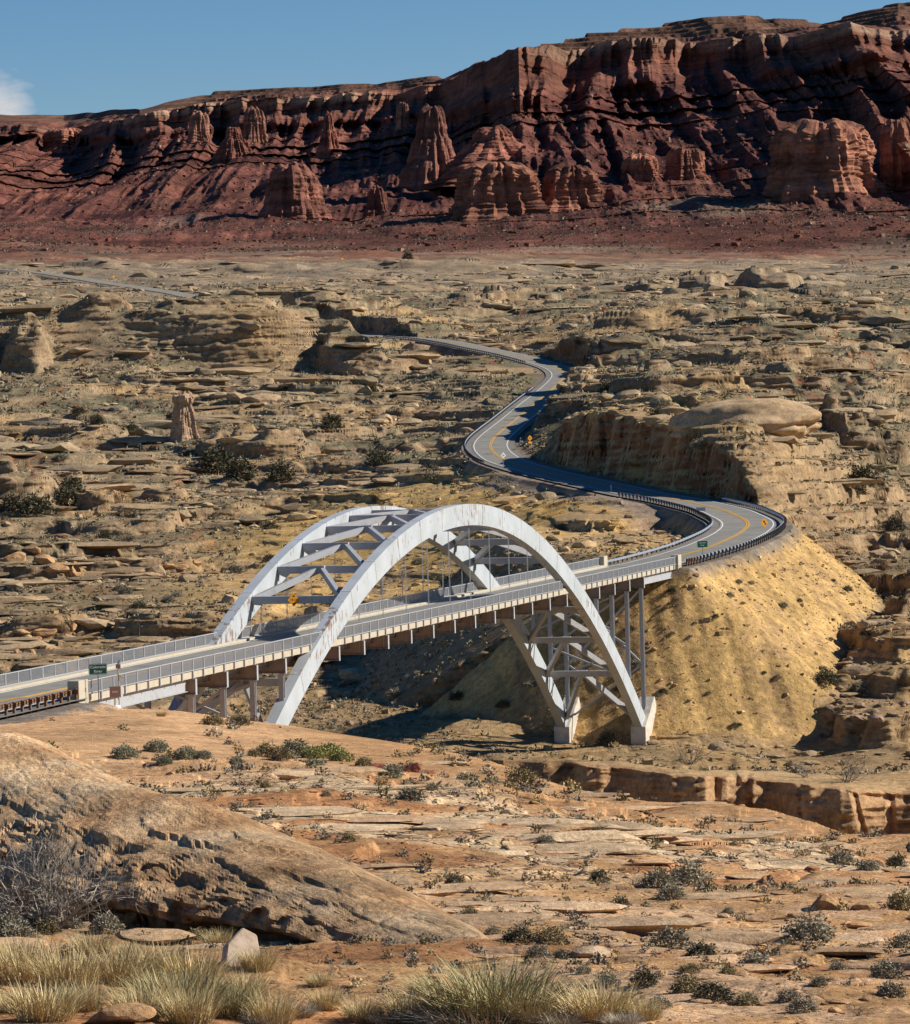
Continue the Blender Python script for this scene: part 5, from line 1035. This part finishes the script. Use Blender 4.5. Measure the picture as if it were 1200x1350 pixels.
# ------------------------------------------------------------------ vegetation
M['leaf'] = attr_mat('dry_leaf', amp=.25); M['twig'] = attr_mat('grey_twig', amp=.15); M['straw'] = attr_mat('straw_blade', amp=.12)
SAGE = np.array([[.12, .112, .078], [.155, .14, .10], [.09, .084, .06], [.175, .16, .115]]); OLV = np.array([[.14, .125, .06], [.17, .15, .07], [.10, .09, .045], [.20, .175, .09]])
DKG = np.array([[.05, .05, .028], [.065, .062, .034], [.04, .039, .025]]); GRY = np.array([[.17, .145, .115], [.13, .11, .09], [.21, .18, .145]]); LIM = np.array([[.22, .22, .075], [.28, .26, .10], [.16, .17, .06]])
SAGE, OLV, DKG, LIM = SAGE * np.array([2.0, 1.9, 1.85]), OLV * np.array([1.5, 1.35, 1.4]), DKG * np.array([1.9, 1.75, 1.8]), LIM * 1.25
def shrub_mesh(seed, n, pal, h=.8, leaf=.11, ragged=.35, stems=10):
    """unit-wide shrub: leaf clusters through a ragged dome over a few stems"""
    r_ = np.random.default_rng(seed); k = r_.normal(size=(n, 3)); k /= np.linalg.norm(k, axis=1)[:, None]; k[:, 2] = np.abs(k[:, 2])
    lump = 1 + ragged * pn3(k[:, 0] * 2.3 + seed, k[:, 1] * 2.3, k[:, 2] * 2.3, seed)
    rad = (r_.uniform(.35, 1, n) ** .6) * lump; c = k * rad[:, None] * np.array([.5, .5, h]); c[:, 2] = np.maximum(c[:, 2], .02)
    a = r_.normal(size=(n, 3)) + k * 1.2; a /= np.linalg.norm(a, axis=1)[:, None]; b = np.cross(a, r_.normal(size=(n, 3))); b /= np.linalg.norm(b, axis=1)[:, None]
    L_ = leaf * r_.uniform(.6, 1.5, n)[:, None]
    v = np.stack([c - b * L_ * .32, c + b * L_ * .32, c + a * L_], 1).reshape(-1, 3); t = np.arange(3 * n).reshape(-1, 3)
    cc = np.repeat(pal[r_.integers(0, len(pal), n)] * r_.uniform(.75, 1.25, (n, 1)), 3, 0)
    sv, sq = [], []
    for s_ in range(stems):
        e = k[r_.integers(0, n)] * np.array([.4, .4, h * .75]); w_ = .012; d_ = np.array([-e[1], e[0], 0]); d_ = d_ / (np.linalg.norm(d_) + 1e-6) * w_; bb = len(sv); o = r_.normal(size=3) * .03; o[2] = -.05
        sv += [o - d_, o + d_, e + d_ * .4, e - d_ * .4]; sq.append([bb, bb + 1, bb + 2, bb + 3])
    v = np.concatenate([v, sv]); q_ = np.array(sq) + 3 * n; cc = np.concatenate([cc, np.tile([[.10, .08, .06]], (len(sv), 1))])
    return np_mesh('shrub', v, q_, t, cols=cc)
def bare_mesh(seed, pal, n0=16, depth=4, spread=.55, up=.6):
    r_ = np.random.default_rng(seed); V, Q, CC = [], [], []
    def seg(a, b, r0, r1, c):
        d = b - a; x_ = np.cross(d, r_.normal(size=3)); x_ /= np.linalg.norm(x_) + 1e-9; y_ = np.cross(d, x_); y_ /= np.linalg.norm(y_) + 1e-9; k = len(V)
        for p, r in ((a, r0), (b, r1)):
            for q in range(3): V.append(p + (x_ * math.cos(q * 2.094) + y_ * math.sin(q * 2.094)) * r); CC.append(c)
        for q in range(3): Q.append([k + q, k + (q + 1) % 3, k + 3 + (q + 1) % 3, k + 3 + q])
    def grow(p, d, l, r, lv):
        c = pal[r_.integers(0, len(pal))] * r_.uniform(.8, 1.2)
        m = p + d * l * .5 + r_.normal(size=3) * l * .06; e = p + d * l + r_.normal(size=3) * l * .08; seg(p, m, r, r * .8, c); seg(m, e, r * .8, r * .55, c)
        if lv:
            for _ in range(r_.integers(2, 4)):
                dd = d + r_.normal(size=3) * spread; dd[2] += .12; dd /= np.linalg.norm(dd); grow(e if r_.random() < .6 else m, dd, l * r_.uniform(.5, .8), r * .55, lv - 1)
    for _ in range(n0):
        d = r_.normal(size=3) * .8; d[2] = abs(d[2]) * .6 + up; d /= np.linalg.norm(d); grow(r_.normal(size=3) * np.array([.06, .06, 0]), d, r_.uniform(.22, .34), .011, depth)
    return np_mesh('bare_shrub', np.array(V), Q, None, cols=np.array(CC))
def grass_mesh(seed, n, pals, h=.8, lean=.5, base=.18, w_=.010):
    r_ = np.random.default_rng(seed); a = r_.uniform(0, 6.28, n); rb = base * np.sqrt(r_.random(n)); p = np.stack([np.cos(a) * rb, np.sin(a) * rb, np.full(n, -.03)], -1)
    a2 = a + r_.normal(size=n) * .7; l = h * r_.uniform(.45, 1.1, n); ln_ = lean * r_.uniform(.15, 1.2, n); d = np.stack([np.cos(a2) * ln_, np.sin(a2) * ln_, np.ones(n)], -1); d /= np.linalg.norm(d, axis=1)[:, None]
    d2 = d + np.stack([np.cos(a2), np.sin(a2), -np.ones(n) * .6], -1) * (ln_ * .6)[:, None]; d2 /= np.linalg.norm(d2, axis=1)[:, None]
    sd_ = np.stack([-np.sin(a2 + r_.normal(size=n)), np.cos(a2), np.zeros(n)], -1) * w_ / 2; m = p + d * (l * .55)[:, None]; e = m + d2 * (l * .45)[:, None]
    v = np.stack([p - sd_, p + sd_, m + sd_ * .8, m - sd_ * .8, e], 1).reshape(-1, 3); i = np.arange(n)[:, None] * 5
    c0 = pals[r_.integers(0, len(pals), n)] * r_.uniform(.8, 1.2, (n, 1)); cc = np.repeat(c0, 5, 0)
    return np_mesh('grass_clump', v, i + np.array([[0, 1, 2, 3]]), i + np.array([[3, 2, 4]]), cols=cc)
STRW = np.array([[.55, .42, .20], [.46, .36, .18], [.62, .50, .27], [.38, .30, .15]]); GGR = np.array([[.30, .26, .12], [.24, .22, .105], [.38, .32, .16], [.46, .37, .19]]); WHT = np.array([[.55, .47, .34], [.45, .38, .27], [.36, .30, .21]])
PR = {'sage': [shrub_mesh(k, 1500, SAGE, .72, .075, .45) for k in (1, 2, 3, 4)], 'olive': [shrub_mesh(k, 1500, OLV, .7, .075, .45) for k in (5, 6, 7)], 'dark': [shrub_mesh(k, 1300, DKG, .8, .085, .55) for k in (8, 9, 10)],
      'grey': [bare_mesh(k, GRY, 12, 3) for k in (11, 12, 13)], 'lime': [shrub_mesh(k, 1500, LIM, .6, .07) for k in (14, 15)],
      'straw': [grass_mesh(k, 800, STRW, .75, .75, .34, .011) for k in (21, 22, 23)], 'ggrass': [grass_mesh(k, 1200, GGR, .75, .7, .38, .010) for k in (24, 25)], 'white': [grass_mesh(k, 900, WHT, .55, .95, .36) for k in (26, 27)]}
PR['pale'] = [shrub_mesh(k, 1500, np.array([[.24, .24, .15], [.19, .19, .12], [.29, .28, .19]]), .62, .07) for k in (16, 17)]
def plant(kind, px, py, wpx, label, group, name, cat, hs=1, dmin=0, p=None):
    q_ = p or hit(px, py, dmin); s_ = wpx / F * q_.y
    if kind in ('straw', 'ggrass', 'white'): s_ *= .9
    o = link_mesh(name, random.choice(PR[kind]), M['straw'] if kind in ('straw', 'ggrass', 'white') else (M['twig'] if kind == 'grey' else M['leaf'])); o.location = q_; o.scale = (s_, s_, s_ * hs); o.rotation_euler = (0, 0, random.uniform(0, 6.28))
    return tag(o, label, cat, group)
# big recognisable ones
big_bare = link_mesh('bare_shrub', bare_mesh(40, GRY * 1.7, 40, 4, .6, .5), M['twig']); p_ = at(66, 1226, 48.0); s_ = 205 / F * p_.y; big_bare.location = p_; big_bare.scale = (s_, s_, s_ * 1.05); tag(big_bare, 'large bare grey shrub of tangled twigs in front of the whaleback rock', 'shrub')
for px, py, w_, hs, k, lab in ((648, 1340, 205, .62, 'ggrass', 'biggest green-yellow grass clump at the bottom centre edge'), (630, 1352, 200, .42, 'white', 'pale dead grass mat at the base of the biggest green clump'),
    (790, 1345, 130, .7, 'straw', 'straw grass tussock right of the biggest green clump'), (232, 1340, 150, .75, 'ggrass', 'dark green-grey grass clump left of the pale leaning slab'), (300, 1340, 110, .7, 'ggrass', 'grey-green tussock directly below the pale leaning slab')):
    plant(k, px, py, w_, lab, None, 'grass_clump', 'grass clump', hs)
for px, py, w_ in ((30, 1300, 120), (90, 1305, 110), (150, 1300, 120), (205, 1290, 100), (255, 1300, 110), (320, 1320, 90), (60, 1345, 120), (10, 1270, 70), (185, 1345, 90), (360, 1350, 80), (120, 1260, 70), (290, 1250, 50), (430, 1330, 60), (480, 1345, 70), (540, 1340, 80), (420, 1300, 40), (250, 1350, 90), (340, 1280, 60), (700, 1350, 90), (560, 1310, 60), (850, 1345, 60), (170, 1262, 46), (110, 1330, 80), (20, 1335, 80), (220, 1318, 70), (640, 1352, 70)):
    plant('straw', px, py, w_, 'straw-yellow grass tussock in the bottom left foreground', 'straw tussocks in the foreground', 'grass_clump', 'grass clump', .9 * random.uniform(.8, 1.1))
for px, py, w_ in ((600, 1350, 80), (390, 1340, 70), (510, 1350, 60), (740, 1352, 70), (820, 1352, 60), (350, 1352, 70)):
    plant('white', px, py, w_, 'bleached low grass tuft along the bottom edge', 'bleached tufts along the bottom edge', 'grass_clump', 'grass clump', .7)
for px, py, w_, k in ((165, 1000, 36, 'pale'), (205, 992, 34, 'pale'), (245, 1000, 34, 'pale'), (268, 1000, 24, 'pale'), (217, 1008, 24, 'pale'), (352, 998, 36, 'olive'), (388, 996, 44, 'pale'), (412, 1000, 36, 'lime'), (432, 1000, 44, 'lime'), (450, 1004, 34, 'lime'), (372, 1002, 30, 'olive'), (335, 998, 20, 'olive'), (415, 1012, 26, 'pale'), (480, 1010, 24, 'olive'), (515, 1026, 36, 'pale'), (312, 1006, 20, 'pale')):
    plant(k, px, py, w_, 'pale green rabbitbrush on the edge of the red dirt pad below the bridge', 'brush along the red dirt pad', 'shrub', 'shrub', .75)
plant('olive', 281, 956, 32, 'low olive shrub at the foot of the left bridge column', None, 'shrub', 'shrub', .6); plant('olive', 316, 956, 32, 'second olive shrub between the two taller left bridge columns', None, 'shrub', 'shrub', .6); plant('straw', 213, 945, 18, 'dry straw tuft on the dirt just left of the columns', None, 'grass_clump', 'grass clump', .8)
plant('olive', 688, 1036, 46, 'round olive bush on the rim in front of the canyon', None, 'shrub', 'shrub', .8); plant('sage', 540, 1056, 40, 'grey shrub on the slope left of the round olive rim bush', None, 'shrub', 'shrub', .6)
SG = 'grey-green sagebrush dotted over the foreground rock and soil'
for px, py, w_ in ((600, 1168, 26), (665, 1122, 12), (720, 1112, 30), (835, 1168, 36), (790, 1162, 26), (870, 1170, 50), (905, 1168, 60), (885, 1185, 40), (940, 1160, 26), (685, 1242, 40), (725, 1245, 44), (650, 1232, 24), (762, 1262, 44), (710, 1262, 30), (800, 1248, 20), (845, 1232, 34), (885, 1250, 60), (925, 1262, 46), (870, 1235, 22), (1012, 1258, 70), (995, 1275, 40), (1065, 1240, 66), (910, 1282, 34), (850, 1300, 40), (905, 1310, 50), (800, 1300, 40), (960, 1285, 24), (1050, 1275, 30), (1110, 1140, 38), (1145, 1148, 30), (1180, 1142, 26), (1190, 1200, 44), (1170, 1290, 50), (1175, 1315, 46), (1070, 1215, 40), (940, 1320, 60), (985, 1325, 40), (1040, 1320, 30), (1060, 1335, 46), (820, 1195, 20), (960, 1205, 18), (1000, 1130, 30), (1020, 1120, 24), (860, 1105, 30), (880, 1112, 26), (790, 1100, 18), (740, 1262, 30), (620, 1210, 22), (655, 1200, 14), (500, 1165, 24), (460, 1110, 20), (340, 1085, 20), (1140, 1260, 40), (1105, 1280, 26), (1080, 1300, 24), (870, 1330, 40), (770, 1285, 24), (905, 1215, 18), (430, 1050, 14), (610, 1030, 22), (570, 1042, 18), (350, 1040, 16), (1195, 1250, 40), (1130, 1340, 40), (25, 1238, 60), (8, 1232, 50), (60, 1230, 40), (140, 1230, 44), (260, 1238, 36), (95, 1225, 36)):
    plant(random.choice(['sage', 'sage', 'olive', 'grey', 'dark']) if px > 400 else random.choice(['sage', 'olive']), px, py, w_ * random.uniform(.85, 1.1), SG, 'sagebrush in the foreground', 'shrub', 'shrub', random.uniform(.55, .85))
for px, py, w_, lab in ((1118, 1032, 62, 'large bare branching shrub on top of the far canyon wall'), (1062, 1026, 40, 'smaller bare shrub left of the large one on the canyon wall'), (910, 1008, 50, 'bare shrub above the middle of the canyon wall'), (723, 612, 38, 'bare grey shrub in the shade inside the second bend'), (752, 660, 20, 'single bush on the gravel turnout left of the road')):
    plant('grey', px, py, w_, lab, None, 'bare_shrub', 'shrub', 1.05, dmin=330)
for px, py, w_, lab in ((285, 625, 52, 'largest dark green bush on the flat right of the rock pillar'), (318, 632, 40, 'dark bush touching the largest one on its right side'), (502, 615, 34, 'dark bush alone near the red soil patch'), (372, 636, 38, 'dark rounded bush above the left arch crown'), (438, 566, 30, 'dark green bush at the right end of the pale ledges'), (48, 680, 44, 'dark bush below the left edge rock'), (18, 675, 34, 'dark bush at the left frame edge beside its neighbour'), (88, 668, 40, 'dark bush just left of the pale perforated rock'), (128, 560, 20, 'dark bush on the flat at the far left'), (95, 650, 34, 'olive bush behind the pale perforated rock'), (538, 343, 14, 'lone dark bush on the plain below the mesa'), (800, 520, 24, 'green bush on the ledge above the road cut'), (866, 552, 20, 'green bush left of the long smooth hump'), (1135, 640, 40, 'dark bush on the slope above the outer bend'), (1180, 700, 30, 'dark bush at the right edge above the embankment'), (802, 982, 26, 'dark bush by the right springing block'), (795, 905, 30, 'low dark shrub at the right toe of the yellow embankment')):
    if lab.startswith('low dark shrub at'): px, py = 1090, 902
    plant('dark', px, py, w_, lab, None, 'bush', 'bush', .85, dmin=430)
for k_ in range(26):
    px = random.uniform(870, 1120); py = random.uniform(760, 960)
    q_ = hit(px, py, 430)
    if abs(float(lookup(att['sd'], np.array([q_.x]), np.array([q_.y]))[0])) > 8: plant(random.choice(['sage', 'dark', 'sage']), px, py, random.uniform(6, 15), 'small scrubby shrub on the yellow embankment', 'shrubs on the embankment', 'shrub', 'shrub', .7, p=q_)
for k_ in range(75):
    px = random.uniform(-20, 1220); py = random.uniform(500, 960); q_ = hit(px, py, 440)
    if abs(float(lookup(att['sd'], np.array([q_.x]), np.array([q_.y]))[0])) > 9 and not (850 < px < 1120 and 740 < py < 970): plant(random.choice(['sage', 'dark', 'grey', 'sage']), px, py, random.uniform(14, 30), 'grey desert shrub on the ledges and flats beyond the river', 'larger shrubs beyond the river', 'shrub', 'shrub', .6, p=q_)
# bare dead tree behind the near railing
dt = empty('dead_tree', hit(183, 846, 480)); tag(dt, 'bare dead tree standing on the ledge behind the near bridge railing', 'tree')
mb = MB(); hh = 34 / F * dt.location.y; mb.tube((0, 0, -.3), (.1, 0, hh * .55), .16, 7, .1); mb.tube((.1, 0, hh * .55), (0, 0, hh), .1, 6, .03); mb.build('trunk', M['wood_post'], dt)
me_ = bare_mesh(50, GRY * .5, 14, 3, .6, .35); cr_o = link_mesh('branches', me_, M['twig'], dt); cr_o.scale = (hh * .55, hh * .55, hh * .5); cr_o.location = (0, 0, hh * .45)
# low scrub past counting
def scrub(name, x, y, z, size, pal, label, tri=12, ls=1.0):
    n = len(x); k = RNG.normal(size=(n, tri, 3)); k /= np.linalg.norm(k, axis=2)[..., None]; k[..., 2] = np.abs(k[..., 2]); c = k * RNG.uniform(.3, 1, (n, tri, 1)) * np.array([.5, .5, .6])
    a = RNG.normal(size=(n, tri, 3)) + k; a /= np.linalg.norm(a, axis=2)[..., None]; b = np.cross(a, RNG.normal(size=(n, tri, 3))); b /= np.linalg.norm(b, axis=2)[..., None]
    v = np.stack([c - b * .16 * ls, c + b * .16 * ls, c + a * .34 * ls], 2) * size[:, None, None, None] + np.stack([x, y, z], -1)[:, None, None]
    cc = np.repeat(np.repeat(pal[RNG.integers(0, len(pal), n)] * RNG.uniform(.7, 1.3, (n, 1)), tri, 0) * RNG.uniform(.8, 1.2, (n * tri, 1)), 3, 0)
    return tag(link_mesh(name, np_mesh(name, v.reshape(-1, 3), None, np.arange(n * tri * 3).reshape(-1, 3), cols=cc), M['leaf']), label, 'scrub', kind='stuff')
SCP = np.concatenate([SAGE, SAGE, OLV * .9, DKG, GRY, STRW[:1] * .6])
x, y, z = scatter(42000, 425, 2100); k = ~blocked(x, y) & ((lookup(att['fl'], x, y) < .8) | (RNG.random(len(x)) < .12)); x, y, z = x[k], y[k], z[k]
k = RNG.random(len(x)) < np.clip(.6 + 1.0 * pn2(x * .02, y * .014, 400), .1, 1); x, y, z = x[k], y[k], z[k]
scrub('scrub', x, y, z, RNG.uniform(.45, 1.5, len(x)) * np.clip(y / 800, .7, 1.5), SCP, 'low grey-green scrub dotted over the far slopes')
x, y, z = scatter(3400, 26, 300); k = ~blocked(x, y) & (RNG.random(len(x)) < np.clip(.55 + 1.0 * pn2(x * .09, y * .05, 401), .06, 1)); x, y, z = x[k], y[k], z[k]
k = ~((y > 222) & (x / y < -.02)) | (RNG.random(len(x)) < .15); x, y, z = x[k], y[k], z[k]
scrub('ground_cover', x, y, z, RNG.uniform(.0014, .0052, len(x)) * y, np.concatenate([SAGE, SAGE * .7, GRY, OLV, STRW * .7]), 'tiny scrub and dry tufts on the near rock', 60, .5)
c_ = RNG.integers(60, NCM - 60, 6000); j_ = RNG.integers(4, int(np.searchsorted(rows, 1.6)), 6000); pm_ = Vm[c_, j_]
scrub('mesa_scrub', pm_[:, 0], pm_[:, 1], pm_[:, 2], RNG.uniform(1.2, 3.2, 6000), SCP * 1.1, 'specks of scrub on the mesa apron', 8)
